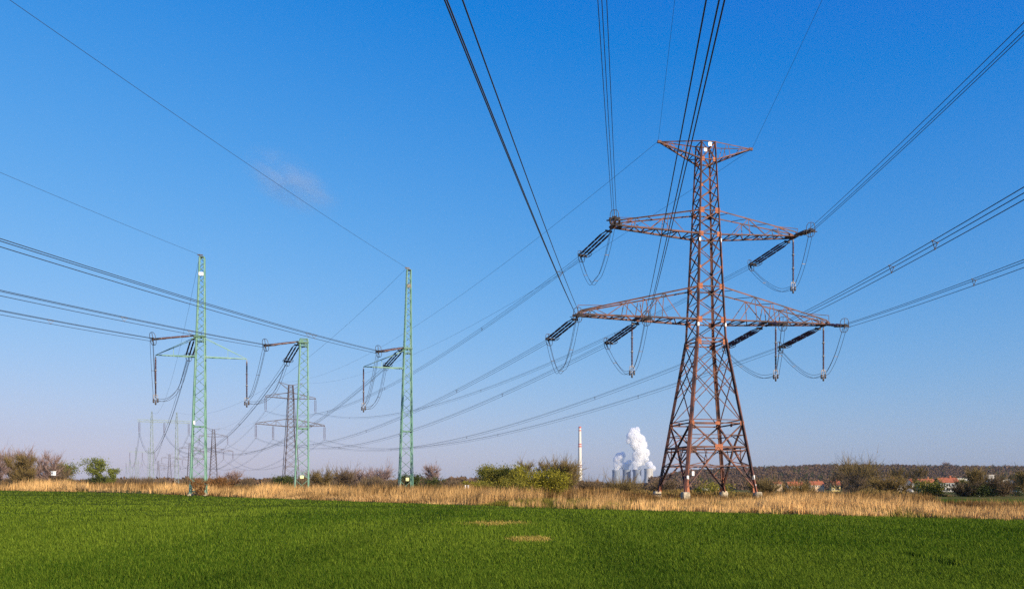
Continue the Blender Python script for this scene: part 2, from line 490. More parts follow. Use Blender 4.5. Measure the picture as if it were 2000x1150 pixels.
for z, sz in gs:
    for i in range(4):
        mb = MB(); c = T.c(i, z)
        for nn, j in ((T.nrm(i), i + 1), (T.nrm(i - 1), i - 1)):
            d = (T.c(j, z) - c).normalized()
            mb.plate(c + d * sz * .28 + nn * .05, d, (0, 0, 1), nn, sz, sz * 1.05, .03)
        mb.build("gusset_plate", M['gusset'], pyl)
for i in range(4):
    for z, sz in ((5.55, .85), (8.1, .5)):
        mb = MB(); mid = (T.c(i, z) + T.c(i + 1, z)) / 2
        mb.plate(mid + T.nrm(i) * .1, T.c(i + 1, z) - T.c(i, z), (0, 0, 1), T.nrm(i), sz, sz * .7, .03); mb.build("gusset_plate", M['gusset'], pyl)
    mb = MB(); c0 = T.c(i, .75); c1 = T.c(i, 2.35)
    for nn, j in ((T.nrm(i), i + 1), (T.nrm(i - 1), i - 1)):
        d = (T.c(j, .5) - c0).normalized()
        vs = [c0 - d * .12, c0 + d * .42, c1 + d * .12 - Vector((0, 0, .55)), c1 - d * .06, c1 + d * .1]
        mb.add([v + nn * .06 for v in (vs[0], vs[1], vs[2], vs[4], vs[3])] + [v + nn * .10 for v in (vs[0], vs[1], vs[2], vs[4], vs[3])],
               [(0, 1, 2, 3, 4), (9, 8, 7, 6, 5)] + [(k, (k + 1) % 5, (k + 1) % 5 + 5, k + 5) for k in range(5)])
    mb.build("foot_plate", M['gusset'], pyl)
for i in range(4):
    mb = MB(); c = T.c(i, 0); r_ = random.Random(i + 3)
    prof = []
    for z, s_ in ((-.4, .40), (.45, .385), (.70, .37), (.80, .30)):
        prof.append([(c.x + sx * s_ * (1 + .06 * r_.random()) , c.y + sy * s_ * (1 + .06 * r_.random()), z + .04 * r_.random()) for sx, sy in
                     ((-1, -.75), (-.75, -1), (.75, -1), (1, -.75), (1, .75), (.75, 1), (-.75, 1), (-1, .75))])
    vs = [v for ring in prof for v in ring]
    fs = [(k * 8 + j, k * 8 + (j + 1) % 8, (k + 1) * 8 + (j + 1) % 8, (k + 1) * 8 + j) for k in range(3) for j in range(8)] + [tuple(range(24, 32))]
    mb.add(vs, fs); mb.build("concrete_foot", M['concrete'], pyl)
def pplate(name, x, y, z, w, h, m, disc=False):
    mb = MB(); mb.plate((x, y, z), (1, 0, 0), (0, 0, 1), (0, -1, 0), w, h, .04)
    return mb.build(name, m, pyl)
hT = T.half(38.3)
pplate("number_plate", .12, -hT - .12, 38.4, .38, .42, M['white']); pplate("number_plate", -.42, -hT - .12, 37.75, .34, .34, M['white'])
for sx in (-1, 1):
    pplate("phase_plate", sx * T.half(28), -T.half(28) - .1, 27.95, .18, .36, M['white'])
    pplate("phase_plate", sx * T.half(18.7), -T.half(18.7) - .12, 18.75, .18, .38, M['white'])
pplate("warning_plate", -T.half(2.2) + .05, -T.half(2.3) - .14, 2.35, .22, .36, M['white'])
pplate("warning_plate", -T.half(2.2) + .62, -T.half(2.6) - .2, 2.75, .26, .46, M['white'])
pplate("warning_plate", T.half(2.2) - .05, -T.half(2.2) - .14, 2.35, .22, .46, M['white'])
pplate("warning_plate", T.half(1.6) + .0, -T.half(1.6) - .14, 1.55, .16, .18, M['white'])

# ------------------------------------------------------------------ insulators
SETL = 6.5
def string_profile(x0, x1, n_units=3):
    """long porcelain rods with sheds"""
    prof = []; L = (x1 - x0) / n_units
    for k in range(n_units):
        a = x0 + k * L + .10; b = x0 + (k + 1) * L - .10
        prof += [(a, .03), (a, .05)]
        m_ = 9
        for j in range(m_):
            p = a + (b - a) * j / m_; q = (b - a) / m_
            prof += [(p + q * .1, .06), (p + q * .3, .12), (p + q * .55, .11), (p + q * .75, .06)]
        prof += [(b, .05), (b, .03)]
    return prof

def make_tension_set():
    root = empty("tension_insulator")
    for k in (-1, 0, 1):
        y = k * .46
        mb = MB(); mb.lathe(string_profile(1.25, 5.55, 3), 7, 'x', (0, y, 0))
        st = mb.build("insulator_string", M['porcelain'], root, True)
        mb = MB()
        mb.lathe([q for u in (1.25, 1.25 + 4.3 / 3, 1.25 + 8.6 / 3, 5.55) for q in ((u - .11, .02), (u - .11, .075), (u + .11, .075), (u + .11, .02))], 7, 'x', (0, y, 0))
        mb.build("joint", M['cap'], st)
    mb = MB()
    mb.bar((.0, 0, 0), (.55, 0, 0), .09, .12)
    for k in (-1, 0, 1): mb.bar((.5, k * .3, 0), (1.25, k * .46, 0), .07, .09)
    mb.bar((.5, -.42, 0), (.5, .42, 0), .12, .2)
    mb.build("yoke", M['ring'], root); mb = MB()
    for k in (-1, 0, 1): mb.bar((5.55, k * .46, 0), (5.95, k * .4, 0), .06, .08)
    mb.bar((5.95, -.55, 0), (5.95, .55, 0), .12, .2)
    mb.bar((5.95, 0, 0), (6.5, 0, 0), .1, .14)
    mb.bar((6.4, -.24, .13), (6.4, .24, .13), .1, .1); mb.bar((6.4, 0, .15), (6.4, 0, -.3), .08, .1)
    mb.build("yoke", M['ring'], root)
    def race(c, u, v, a, b, n=18):
        pts = []
        for k in range(n):
            t = 2 * math.pi * k / n
            cu, su = math.cos(t), math.sin(t)
            pts.append(Vector(c) + Vector(u) * (abs(cu) ** .7 * math.copysign(a, cu)) + Vector(v) * (abs(su) ** .7 * math.copysign(b, su)))
        return pts
    mb = MB(); mb.tube(race((6.3, 0, .05), (0, 1, 0), (0, 0, 1), .42, .72), .032, 6, True); mb.bar((6.3, 0, -.67), (6.3, 0, .77), .05, .05, (1, 0, 0))
    mb.build("corona_ring", M['ring'], root, True)
    mb = MB(); mb.tube(race((5.55, 0, -.12), (1, 0, 0), (0, 1, 0), .55, .8), .032, 6, True); mb.bar((5.55, -.8, -.12), (5.55, .8, -.12), .04, .04)
    mb.build("corona_ring", M['ring'], root, True)
    return root

def make_hanging_set(L=6.0):
    root = empty("hanging_insulator")
    prof = [(-x, r) for x, r in string_profile(.35, L - 1.1, 3)]
    mb = MB(); mb.lathe(prof, 7, 'z'); st = mb.build("insulator_string", M['porcelain'], root, True)
    mb = MB(); l3 = (L - 1.45) / 3
    mb.lathe([q for k in range(4) for z in (-(.35 + l3 * k),) for q in ((z + .12, .02), (z + .12, .085), (z - .02, .085), (z - .02, .17 if k in (1, 2) else .085), (z - .06, .17 if k in (1, 2) else .085), (z - .06, .085), (z - .12, .085), (z - .12, .02))], 8, 'z')
    mb.build("joint", M['cap'], st)
    mb = MB()
    mb.bar((0, 0, 0), (0, 0, -.35), .06, .06, (1, 0, 0)); mb.build("hanger", M['cap'], root); mb = MB()
    mb.bar((-.24, 0, -L + 1.0), (.24, 0, -L + 1.0), .07, .1)
    for x, b in ((-.24, -L + .25), (.24, -L + .3), (0, -L + .05)): mb.bar((x, 0, -L + 1.0), (x, 0, b), .05, .05, (1, 0, 0))
    mb.bar((-.24, 0, -L + .7), (0, .2, -L + .75), .05, .05)
    mb.build("clamp", M['cap'], root)
    for x, b in ((-.24, -L + .05), (.24, -L + .1), (0, -L - .2)):
        mb = MB(); mb.lathe([(b, .06), (b + .05, .1), (b + .45, .1), (b + .5, .06)], 8, 'z', (x, 0, 0)); mb.build("weight", M['ring'], root, True)
    return root

TS = make_tension_set(); TS_used = [False]
HS = make_hanging_set(); HS_used = [False]
def place(proto, used, label, cat, group, loc, rot=None, rz=0, scale=1):
    o = proto if not used[0] else copy_tree(proto)
    used[0] = True
    o.location = loc
    if rot is not None:
        o.rotation_mode = 'QUATERNION'; o.rotation_quaternion = rot
    else: o.rotation_euler = (0, 0, rz)
    o.scale = (scale,) * 3
    return tag(o, label, cat, group)

def tension(att, dirh, drop, label, group, scale=1.0):
    """string set pulling from att along the horizontal direction dirh, falling by drop over its length; returns its live end"""
    L = SETL * scale
    d = Vector((dirh[0], dirh[1], 0)).normalized(); ch = math.sqrt(max(.01, 1 - (drop / L) ** 2))
    x = Vector((d.x * ch, d.y * ch, -drop / L)); y = Vector((-d.y, d.x, 0)); z = x.cross(y)
    q = Matrix((x, y, z)).transposed().to_quaternion()
    place(TS, TS_used, label, "insulator", group, att, q, scale=scale)
    return Vector(att) + x * L

# ------------------------------------------------------------------ conductors
TRI = [(-.2, .13), (.2, .13), (0, -.25)]
def wirepts(p0, p1, sag, n=40, u0=0, u1=1):
    p0 = Vector(p0); p1 = Vector(p1)
    return [p0.lerp(p1, u) - Vector((0, 0, 4 * sag * u * (1 - u))) for u in (u0 + (u1 - u0) * k / n for k in range(n + 1))]

def bundle(p0, p1, sag, label, group, r=.022, n=40, spacers=(), u1=1.0, tri=TRI, nside=5):
    p0 = Vector(p0); p1 = Vector(p1)
    root = tag(empty("conductor_bundle", p0), label, "conductor", group)
    d = (p1 - p0); h = Vector((d.y, -d.x, 0)).normalized()
    base = [p - p0 for p in wirepts(p0, p1, sag, n, 0, u1)]
    for a, b in tri:
        mb = MB(); mb.tube([p + h * a + Vector((0, 0, b)) for p in base], r, nside); mb.build("conductor", M['cable'], root, True)
    for u in spacers:
        c = p0.lerp(p1, u) - Vector((0, 0, 4 * sag * u * (1 - u))) - p0
        dd = d.normalized()
        q = [c + h * a + Vector((0, 0, b)) + dd * e for (a, b), e in zip(tri, (-.2, .2, 0))]
        mb = MB()
        for i in range(3): mb.bar(q[i], q[(i + 1) % 3], .026, .026)
        for i in range(3): mb.box(q[i], .06, .06, .06)
        mb.build("spacer", M['ring'], root)
    return root

def earth_wire(p0, p1, sag, label, group="thin earth wires along the tower tops", r=.013, n=40, u1=1.0):
    p0 = Vector(p0); mb = MB()
    mb.tube([p - p0 for p in wirepts(p0, p1, sag, n, 0, u1)], r, 5)
    o = mb.build("earth_wire", M['cable'], None, True); o.location = p0
    return tag(o, label, "wire", group)

def aim(p0, px, py, slope, span=330):
    """end point (one span away) of a wire from p0 that leaves the picture at (px,py)"""
    rx, rz = (px - CX) / F, (HY - py) / F
    lo, hi = .5, p0.y - .5
    def err(Y):
        t = math.hypot(rx * Y - p0.x, Y - p0.y)
        return (p0.z - slope * t + slope * t * t / span) - (CAMZ + rz * Y)
    best = None; prev = None
    for Y in np.linspace(hi, lo, 4000):
        e = err(Y)
        if prev is not None and (e > 0) != (prev > 0): best = Y; break
        prev = e
    if best is None: best = 20
    d = Vector((rx * best - p0.x, best - p0.y, 0)).normalized()
    print("aim", px, py, "Y=%.1f" % best, "dir", round(d.x, 3), round(d.y, 3))
    return p0 + d * span, slope * span / 4, d

def loop_pts(ctrl, n=9):
    """smooth curve through control points"""
    P = [Vector(c) for c in ctrl]; P = [P[0] * 2 - P[1]] + P + [P[-1] * 2 - P[-2]]
    out = []
    for i in range(1, len(P) - 2):
        for k in range(n):
            t = k / n; a, b, c, d = P[i - 1], P[i], P[i + 1], P[i + 2]
            out.append(.5 * ((2 * b) + (c - a) * t + (2 * a - 5 * b + 4 * c - d) * t * t + (3 * b - a - 3 * c + d) * t ** 3))
    out.append(P[-2]); return out

def jumper(ctrl, label, group, r=.02):
    pts = loop_pts(ctrl); p0 = Vector(pts[0])
    root = tag(empty("jumper_loop", p0), label, "jumper", group)
    d = (Vector(ctrl[-1]) - p0); h = Vector((d.y, -d.x, 0)).normalized(); f = Vector((d.x, d.y, 0)).normalized()
    m = len(pts)
    for a, b in ((-.2, 0), (.2, .0), (0, .33)):
        q = []
        for i, p in enumerate(pts):
            e = pts[min(i + 1, m - 1)] - pts[max(i - 1, 0)]; e.normalize()
            nrm = Vector((0, 0, 1)) - e * e.z
            if nrm.length < .2: nrm = -f if i < m / 2 else f
            nrm = (Vector((0, 0, 1)) * (1 - abs(e.z)) - (f if e.z > 0 else -f) * abs(e.z)).normalized()
            q.append(p - p0 + h * a + nrm * b)
        mb = MB(); mb.tube(q, r, 5); mb.build("jumper_cable", M['cable'], root, True)
    for u in (.18, .5, .82):
        i = int(u * (m - 1)); mb = MB(); c = pts[i] - p0
        mb.bar(c - h * .2, c + h * .2, .04, .05); mb.build("spacer", M['ring'], root)
    return root

# ------------------------------------------------------------------ far lattice pylons of the same line
def pw(lx, ly, z, M4): return M4 @ Vector((lx, ly, z))
far_pos = [(568, 300), (417, 549), (371, 740), (331, 1030), (309, 1340)]
LINE_ANG = math.atan2(.446, .895)          # line runs away to the left
def make_far_pylon():
    root = empty("suspension_pylon")
    T2 = Tower([(0, 2.9), (8, 2.15), (23.6, 1.15), (34.5, .95), (39.8, .8)])
    mb = MB()
    for i in range(4): mb.angle(T2.c(i, 0), T2.c(i, 39.8), .26, (-SG[i][0], -SG[i][1], 0), .07)
    z = 0
    while z < 39.3:
        dz = T2.half(z) * 1.25 + .3
        T2.X(mb, z, min(39.8, z + dz), .11); z += dz
    for z in (8, 23.6, 26.5, 34.5, 37, 39.8): T2.ring(mb, z, .15)
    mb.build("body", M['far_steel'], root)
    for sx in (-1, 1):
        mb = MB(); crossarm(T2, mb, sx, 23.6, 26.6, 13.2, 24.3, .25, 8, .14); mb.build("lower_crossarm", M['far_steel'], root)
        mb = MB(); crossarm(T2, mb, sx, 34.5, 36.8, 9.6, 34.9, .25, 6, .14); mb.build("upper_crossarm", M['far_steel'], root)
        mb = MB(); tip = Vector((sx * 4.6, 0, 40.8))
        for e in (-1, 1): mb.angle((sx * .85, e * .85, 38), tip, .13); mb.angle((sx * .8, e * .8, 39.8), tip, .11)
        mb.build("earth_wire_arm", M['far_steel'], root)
    return root
PHX = {"UL": (-10.5, 29.2), "UR": (10.5, 29.2), "LLo": (-14.3, 19.5), "LLi": (-7.3, 19.35), "LRi": (7.3, 19.35), "LRo": (14.3, 19.5)}
FPH = {"UL": (-9.5, 34.8), "UR": (9.5, 34.8), "LLo": (-13.1, 24.2), "LLi": (-6.7, 23.9), "LRi": (6.7, 23.9), "LRo": (13.1, 24.2)}
PHN = {"UL": "left end of the upper arm", "UR": "right end of the upper arm", "LLo": "left end of the lower arm", "LLi": "middle of the left lower arm",
       "LRi": "middle of the right lower arm", "LRo": "right end of the lower arm"}
def make_double_string():
    root = empty("double_insulator")
    for k in (-1, 1):
        mb = MB(); prof = []
        for j in range(12):
            z = -.5 - j * .37; prof += [(z, .05), (z - .08, .12), (z - .22, .1), (z - .3, .05)]
        mb.lathe(prof, 6, 'z', (k * .25, 0, 0)); mb.build("insulator_string", M['porcelain'], root)
    mb = MB(); mb.bar((-.3, 0, -.1), (.3, 0, -.1), .1, .1); mb.bar((0, 0, 0), (0, 0, -.2), .1, .1, (1, 0, 0))
    for k in (-1, 1): mb.bar((k * .25, 0, -.1), (k * .25, 0, -.5), .07, .07, (1, 0, 0))
    mb.build("yoke", M['far_steel'], root); mb = MB()
    for k in (-1, 1): mb.bar((k * .25, 0, -4.9), (k * .25, 0, -5.35), .07, .07, (1, 0, 0))
    mb.bar((-.35, 0, -5.35), (.35, 0, -5.35), .12, .16); mb.build("yoke", M['far_steel'], root)
    return root
FP = make_far_pylon(); DS = make_double_string(); DS_used = [False]
ORD = ["second", "third", "fourth", "fifth", "sixth"]
FLAB = ["purple-brown lattice pylon in the distance, seen between the rusty pylon and the green masts",
        "hazy lattice pylon just right of the tallest left-hand green mast",
        "hazy lattice pylon half hidden behind the left green mast",
        "small faint lattice pylon left of the left green mast, with two arms each side",
        "tiniest faint lattice pylon at the far end of the line of pylons"]
FM = []
for k, (px, Y) in enumerate(far_pos):
    o = FP if k == 0 else copy_tree(FP)
    loc = Vector(((px - CX) / F * Y, Y, 0)); o.location = loc; o.rotation_euler = (0, 0, LINE_ANG)
    tag(o, FLAB[k], "pylon", "suspension pylons running into the distance")
    FM.append(Matrix.Translation(loc) @ Matrix.Rotation(LINE_ANG, 4, 'Z'))
far_end = []
for k in range(len(far_pos)):
    ends = {}
    for ph, (lx, z) in FPH.items():
        att = pw(lx, 0, z, FM[k])
        place(DS, DS_used, "double insulator, %s, %s pylon from the right" % (PHN[ph], ORD[k]), "insulator", "double insulator strings of the far pylons", att, None, LINE_ANG) if k < 4 else None
        ends[ph] = att - Vector((0, 0, 5.4))
    for sx in (-1, 1): ends["E%d" % sx] = pw(sx * 4.6, 0, 40.8, FM[k])
    far_end.append(ends)

# insulators, jumpers, conductors of the big pylon
IN = {"UL": (1176, 0), "LLo": (881, 0), "LLi": (1400, 0), "UR": (2000, 58), "LRi": (2000, 378), "LRo": (2000, 514)}
SAGOUT = {"UL": 8.2, "UR": 8.0, "LLo": 6.8, "LLi": 7.2, "LRi": 7.6, "LRo": 7.2}
SP_IN = {"UL": (.16, .19), "LLo": (.075,), "LLi": (), "UR": (.148, .13), "LRi": (.1, .12), "LRo": (.09,)}
HANG = {"UR": 10.4, "LLi": -8.4, "LRi": 8.3, "LRo": 14.1}
awaydir = Vector((-.446, .895, 0))
for ph, (lx, z) in PHX.items():
    hw = .72 if ph not in ("LLi", "LRi") else 1.05
    zb = z - .05
    near_att = pw(lx, -hw, zb, PM); far_att = pw(lx, hw, zb, PM)
    g_ = far_end[0][ph]
    d = (g_ - far_att); d.z = 0
    fe = tension(far_att, d, 1.45, "far-side triple insulator of the rusty pylon, %s" % PHN[ph], "tension insulators of the rusty pylon")
    p1, sag, dd = aim(near_att + Vector((-.9, -6.2, -1.45)), *IN[ph], .115)
    ne = tension(near_att, dd, 1.45, "near-side triple insulator of the rusty pylon, %s" % PHN[ph], "tension insulators of the rusty pylon")
    p1, sag, dd = aim(ne, *IN[ph], .115)
    bundle(ne, p1, sag, "overhead three-wire conductor of the rusty pylon, %s" % PHN[ph], "conductor bundles passing overhead", r=.021, n=60, spacers=SP_IN[ph])
    bundle(fe, g_, SAGOUT[ph], "conductor sagging into the distance behind the rusty pylon, %s" % PHN[ph], "conductor bundles leaving the rusty pylon", r=.019, n=50, spacers=(.12, .33, .55, .78))
    mid = (fe + ne) / 2; zlow = min(fe.z, ne.z) - 4.4
    if ph in HANG:
        ha = pw(HANG[ph], 0, z - .1, PM)
        place(HS, HS_used, "weighted hanging insulator of the rusty pylon, %s" % PHN[ph], "insulator", "hanging insulators that hold jumper loops", ha, None, PROT)
        mid = ha - Vector((0, 0, 5.55)); zlow = mid.z
    mid.z = zlow
    a = fe + Vector((0, 0, -.25)); b = ne + Vector((0, 0, -.25))
    q1 = a.lerp(mid, .35); q1.z = zlow + (a.z - zlow) * .42; q2 = b.lerp(mid, .35); q2.z = zlow + (b.z - zlow) * .42
    q3 = a.lerp(mid, .72); q3.z = zlow - .1 + (a.z - zlow) * .03; q4 = b.lerp(mid, .72); q4.z = zlow + .02 + (b.z - zlow) * .05
    jumper([a, q1, q3, mid, q4, q2, b], "slack jumper loop of the rusty pylon, %s" % PHN[ph], "jumper loops below the rusty pylon's arms")
PE = {}
for sx, tgt, nm, s_ in ((-1, (1318, 0), "left", 7.0), (1, (1606, 0), "right", 7.0)):
    tip = pw(sx * 5.45, 0, 38.66, PM)
    p1, sag, dd = aim(tip, *tgt, .08)
    earth_wire(tip, p1, sag, "thin overhead earth wire from the %s top tip of the rusty pylon" % nm, n=60)
    earth_wire(tip, far_end[0]["E%d" % sx], s_, "thin earth wire behind the rusty pylon from its %s top tip" % nm, r=.016, n=50)
for k in range(len(far_pos) - 1):
    for ph in FPH:
        a, b = far_end[k][ph], far_end[k + 1][ph]
        sag = 9.0 * ((a - b).length / 270) ** 2
        if k < 2:
            bundle(a, b, min(sag, 11), "distant conductor, %s to %s pylon from the right, %s" % (ORD[k], ORD[k + 1], PHN[ph]), "distant conductor bundles", r=.02 + .008 * k, n=26, nside=4)
        else:
            mb = MB(); mb.tube([p - a for p in wirepts(a, b, min(sag, 11), 20)], .045, 4)
            o = mb.build("conductor", M['cable']); o.location = a
            tag(o, "faint conductor, %s to %s pylon from the right, %s" % (ORD[k], ORD[k + 1], PHN[ph]), "conductor", "distant conductor bundles")
    if k < 2:
        for sx, nm in ((-1, "left"), (1, "right")):
            earth_wire(far_end[k]["E%d" % sx], far_end[k + 1]["E%d" % sx], 7, "faint %s earth wire between the %s and %s pylon from the right" % (nm, ORD[k], ORD[k + 1]), r=.022, n=24)

# ------------------------------------------------------------------ the three green masts of the second line
MASTW = [(0, .98), (22, .53), (33, .3)]
MROT = R(16)
def mast(px, Y, top, label):
    X = (px - CX) / F * Y
    root = tag(empty("lattice_mast", (X, Y, 0), MROT), label, "mast", "green masts in a row")
    T3 = Tower(MASTW, lean=.75)
    for i in range(4):
        mb = MB(); mb.angle(T3.c(i, 0), T3.c(i, top), .17, (-SG[i][0], -SG[i][1], 0), .05); mb.build("leg", M['green'], root)
    mb = MB(); z = .6; k = 0
    while z < top - .3:
        dz = min(top - z, T3.half(z) * 1.45 + .25)
        T3.Z(mb, z, z + dz, .065, k); z += dz; k += 1
    for zr in (.6, 9.5, 21.3, top): T3.ring(mb, min(zr, top), .13)
    mb.build("lacing", M['green_dark'], root)
    mb = MB()
    c = T3.c(0, 0)
    for i in range(4):
        c = T3.c(i, 0); mb.box((c.x, c.y, .05), .5, .5, .5)
    mb.build("concrete_foot", M['concrete'], root)
    Mm = Matrix.Translation((X, Y, 0)) @ Matrix.Rotation(MROT, 4, 'Z')
    return root, T3, Mm
def signplate(root, T3, z, w, h, m, name, dx=0.0, dy=0):
    c = (T3.c(0, z) + T3.c(1, z)) / 2
    mb = MB(); mb.plate((c.x + dx, c.y - .1 - dy, z), (1, 0, 0), (0, 0, 1), (0, -1, 0), w, h, .04); mb.bar((c.x + dx, c.y - .07 - dy, z), (c.x + dx, c.y + .1, z), .05, .05)
    return mb.build(name, m, root), c
T1R, T1T, T1M = mast(387, 106, 32.9, "tall green lattice mast at left with two side arms")
T2R, T2T, T2M = mast(589, 110, 22.3, "shortest green lattice mast, without a spike, in the middle of the row")
T3R, T3T, T3M = mast(792, 116, 33.9, "tall green lattice mast with one arm, rightmost of the row")
pl, c = signplate(T1R, T1T, 30.5, .62, .46, M['white'], "number_plate", -.05)
mb = MB()
for x, s_ in ((-.12, 1), (.08, 1), (.2, 0)):
    mb.box((c.x - .05 + x, c.y - .135, 30.5), .05, .008, .22)
mb.box((c.x - .03 + .12, c.y - .135, 30.58), .12, .008, .05)
mb.build("marking", M['ink'], pl)
signplate(T1R, T1T, 10.0, .22, .5, M['white'], "warning_plate", -.55)
pl, c = signplate(T3R, T3T, 31.4, .62, .55, M['dark_plate'], "number_plate", 0)
mb = MB(); mb.bar((c.x - .25, c.y - .135, 31.22), (c.x + .05, c.y - .135, 31.6), .08, .008, (0, 1, 0)); mb.build("marking", M['cap'], pl)
signplate(T2R, T2T, 2.6, .5, .42, M['yellow'], "warning_plate", .0)
signplate(T3R, T3T, 2.3, .48, .5, M['yellow'], "warning_plate", .1)

def side_arm(root, M4, T3, end_world, z, label=None):
    e = M4.inverted() @ end_world; sx = 1 if e.x > 0 else -1
    mb = MB(); h = T3.half(z); off = T3.lean * (T3.w[0] - h)
    tip = Vector((e.x, e.y, z))
    P = [Vector((off + sx * h, s * h, z)) for s in (-1, 1)]
    for p in P: mb.angle(p, tip, .12)
    n = 7
    for k in range(n):
        a, b = P[k % 2].lerp(tip, k / n), P[(k + 1) % 2].lerp(tip, (k + 1) / n); mb.angle(a, b, .08)
    for p in P:
        t = Vector((p.x, p.y, z + 2.6)); mb.angle(t, tip, .07)
    mb.angle(P[0].lerp(tip, .55), P[0].lerp(tip, .55) + Vector((0, 0, 1.15)), .06, (0, 1, 0))
    return mb.build("side_arm", M['green'], root)
z_arm = CAMZ + (HY - 697) / F * 106
armL = at(304, 697, 104.4); armL.z = z_arm
armR = at(482, 697, 107.8); armR.z = z_arm
arm3 = at(710, 697, 114.2); arm3.z = CAMZ + (HY - 716) / F * 114.2
side_arm(T1R, T1M, T1T, armL, z_arm); side_arm(T1R, T1M, T1T, armR, z_arm); side_arm(T3R, T3M, T3T, arm3, arm3.z)
# head beams the strings pull on
for root, T3, z in ((T1R, T1T, 21.9), (T2R, T2T, 21.8), (T3R, T3T, 22.0)):
    mb = MB(); h = T3.half(z); off = T3.lean * (T3.w[0] - h)
    mb.bar((off - h - .35, -h - .1, z), (off + h + .1, -h - .1, z), .18, .24); mb.bar((off - h - .35, h + .1, z), (off + h + .1, h + .1, z), .18, .24)
    mb.bar((off - h - .3, -h - .2, z + .02), (off - h - .3, h + .2, z + .02), .2, .24)
    mb.build("head_beam", M['green_dark'], root)
HSC = 6.5 / 6.0
for ps, lab in ((armL, "single hanging insulator on the left arm of the left green mast"), (armR, "single hanging insulator on the right arm of the left green mast"),
                (arm3, "single hanging insulator on the only arm of the right green mast")):
    place(HS, HS_used, lab, "insulator", "hanging insulators that hold jumper loops", ps - Vector((0, 0, .05)), None, R(25), HSC)
# portals of the second line, far away
def make_portal():
    root = empty("portal_pylon")
    for sx in (-1, 1):
        mb = MB(); T4 = Tower([(0, .75), (25, .45), (28.5, .15)])
        for i in range(4): mb.angle(T4.c(i, 0) + Vector((sx * 4.3, 0, 0)), T4.c(i, 28.5) + Vector((sx * 4.3, 0, 0)), .12, (-SG[i][0], -SG[i][1], 0))
        z = 0; k = 0
        while z < 28:
            dz = 1.5; o = Vector((sx * 4.3, 0, 0))
            for i in range(4):
                a, b = (i, i + 1) if (k + i) % 2 == 0 else (i + 1, i)
                mb.angle(T4.c(a, z) + o, T4.c(b, min(28.5, z + dz)) + o, .06)
            z += dz; k += 1
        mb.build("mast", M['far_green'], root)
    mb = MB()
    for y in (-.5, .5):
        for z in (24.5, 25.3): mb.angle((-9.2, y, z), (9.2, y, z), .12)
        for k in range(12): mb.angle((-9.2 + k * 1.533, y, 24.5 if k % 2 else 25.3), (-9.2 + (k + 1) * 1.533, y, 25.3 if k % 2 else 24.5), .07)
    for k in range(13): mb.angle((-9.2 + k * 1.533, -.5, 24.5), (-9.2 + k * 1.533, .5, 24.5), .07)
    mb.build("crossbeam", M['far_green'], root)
    return root
PO = make_portal(); por = []
PLAB = ["pale green portal tower nearest behind the left green mast", "faint portal tower left of and beyond the nearest portal", "very faint portal tower third along its line", "faintest, smallest portal tower at far left of its line"]
PANG = math.atan2(.455, .89)
for k, (px, Y) in enumerate([(321, 290), (278, 580), (262, 900), (253, 1250)]):
    o = PO if k == 0 else copy_tree(PO)
    loc = Vector(((px - CX) / F * Y, Y, 0)); o.location = loc; o.rotation_euler = (0, 0, PANG)
    tag(o, PLAB[k], "pylon", "portal towers running into the distance")
    Mx = Matrix.Translation(loc) @ Matrix.Rotation(PANG, 4, 'Z'); ends = []
    for j, nm in ((-1, "left"), (0, "middle"), (1, "right")):
        a = Mx @ Vector((j * 8.5, 0, 24.5))
        if k < 3: place(DS, DS_used, "double insulator string hanging at the %s of the %s portal tower" % (nm, ("nearest", "second", "third", "last")[k]), "insulator", "double insulator strings of the portal towers", a, None, PANG, .8)
        ends.append(a - Vector((0, 0, 4.3)))
    por.append((ends, [Mx @ Vector((sx * 4.3, 0, 28.5)) for sx in (-1, 1)]))
# strings, jumpers, conductors at the masts
TIN = [(T1M, T1T, 21.9, (0, 609), "left green mast", armL), (T2M, T2T, 21.8, (0, 571), "middle green mast", armR), (T3M, T3T, 22.0, (0, 473), "right green mast", arm3)]
for k, (Mm, T3, z, tgt, nm, arm_) in enumerate(TIN):
    h = T3.half(z); off = T3.lean * (T3.w[0] - h)
    na = Mm @ Vector((off - h - .3, -h - .2, z)); fa = Mm @ Vector((off - h - .3, h + .2, z))
    sc = 1.14
    p1, sag, dd = aim(na + Vector((-2.4, -6.8, -1.7)), *tgt, .10)
    dd = Vector((-.34, -.94, 0)) if k < 2 else dd
    ne = tension(na, Vector((-.36, -.93, 0)), 1.75, "triple insulator pulling left toward the viewer from the %s" % nm, "tension insulators of the green masts", sc)
    p1, sag, dd = aim(ne, *tgt, .10)
    g_ = por[0][0][k]; d = g_ - fa; d.z = 0
    fe = tension(fa, d + Vector((-12, 0, 0)), 2.0, "triple insulator pulling away into the distance from the %s" % nm, "tension insulators of the green masts", .96)
    bundle(ne, p1, sag, "three-wire conductor running out of the picture at left from the %s" % nm, "conductor bundles leaving the picture at left", r=.026, n=60, spacers=((.06, .1), (.055, .09), (.07, .075))[k])
    bundle(fe, g_, 10.5, "three-wire conductor sagging away from the %s into the distance" % nm, "conductor bundles leaving the green masts", r=.024, n=40, spacers=(.2, .5))
    bot = arm_ - Vector((0, 0, 6.1))
    a = ne + Vector((0, 0, -.3)); b = fe + Vector((0, 0, -.3))
    q1 = a.lerp(bot, .35); q1.z = a.z - (a.z - bot.z) * .5; q2 = a.lerp(bot, .7); q2.z = a.z - (a.z - bot.z) * .86
    q4 = bot.lerp(b, .35); q4.z = bot.z + .25; q5 = bot.lerp(b, .72); q5.z = bot.z + (b.z - bot.z) * .36
    jumper([a, q1, q2, bot, q4, q5, b], "slack jumper loop of three cables beside the %s" % nm, "jumper loops beside the green masts", r=.024)
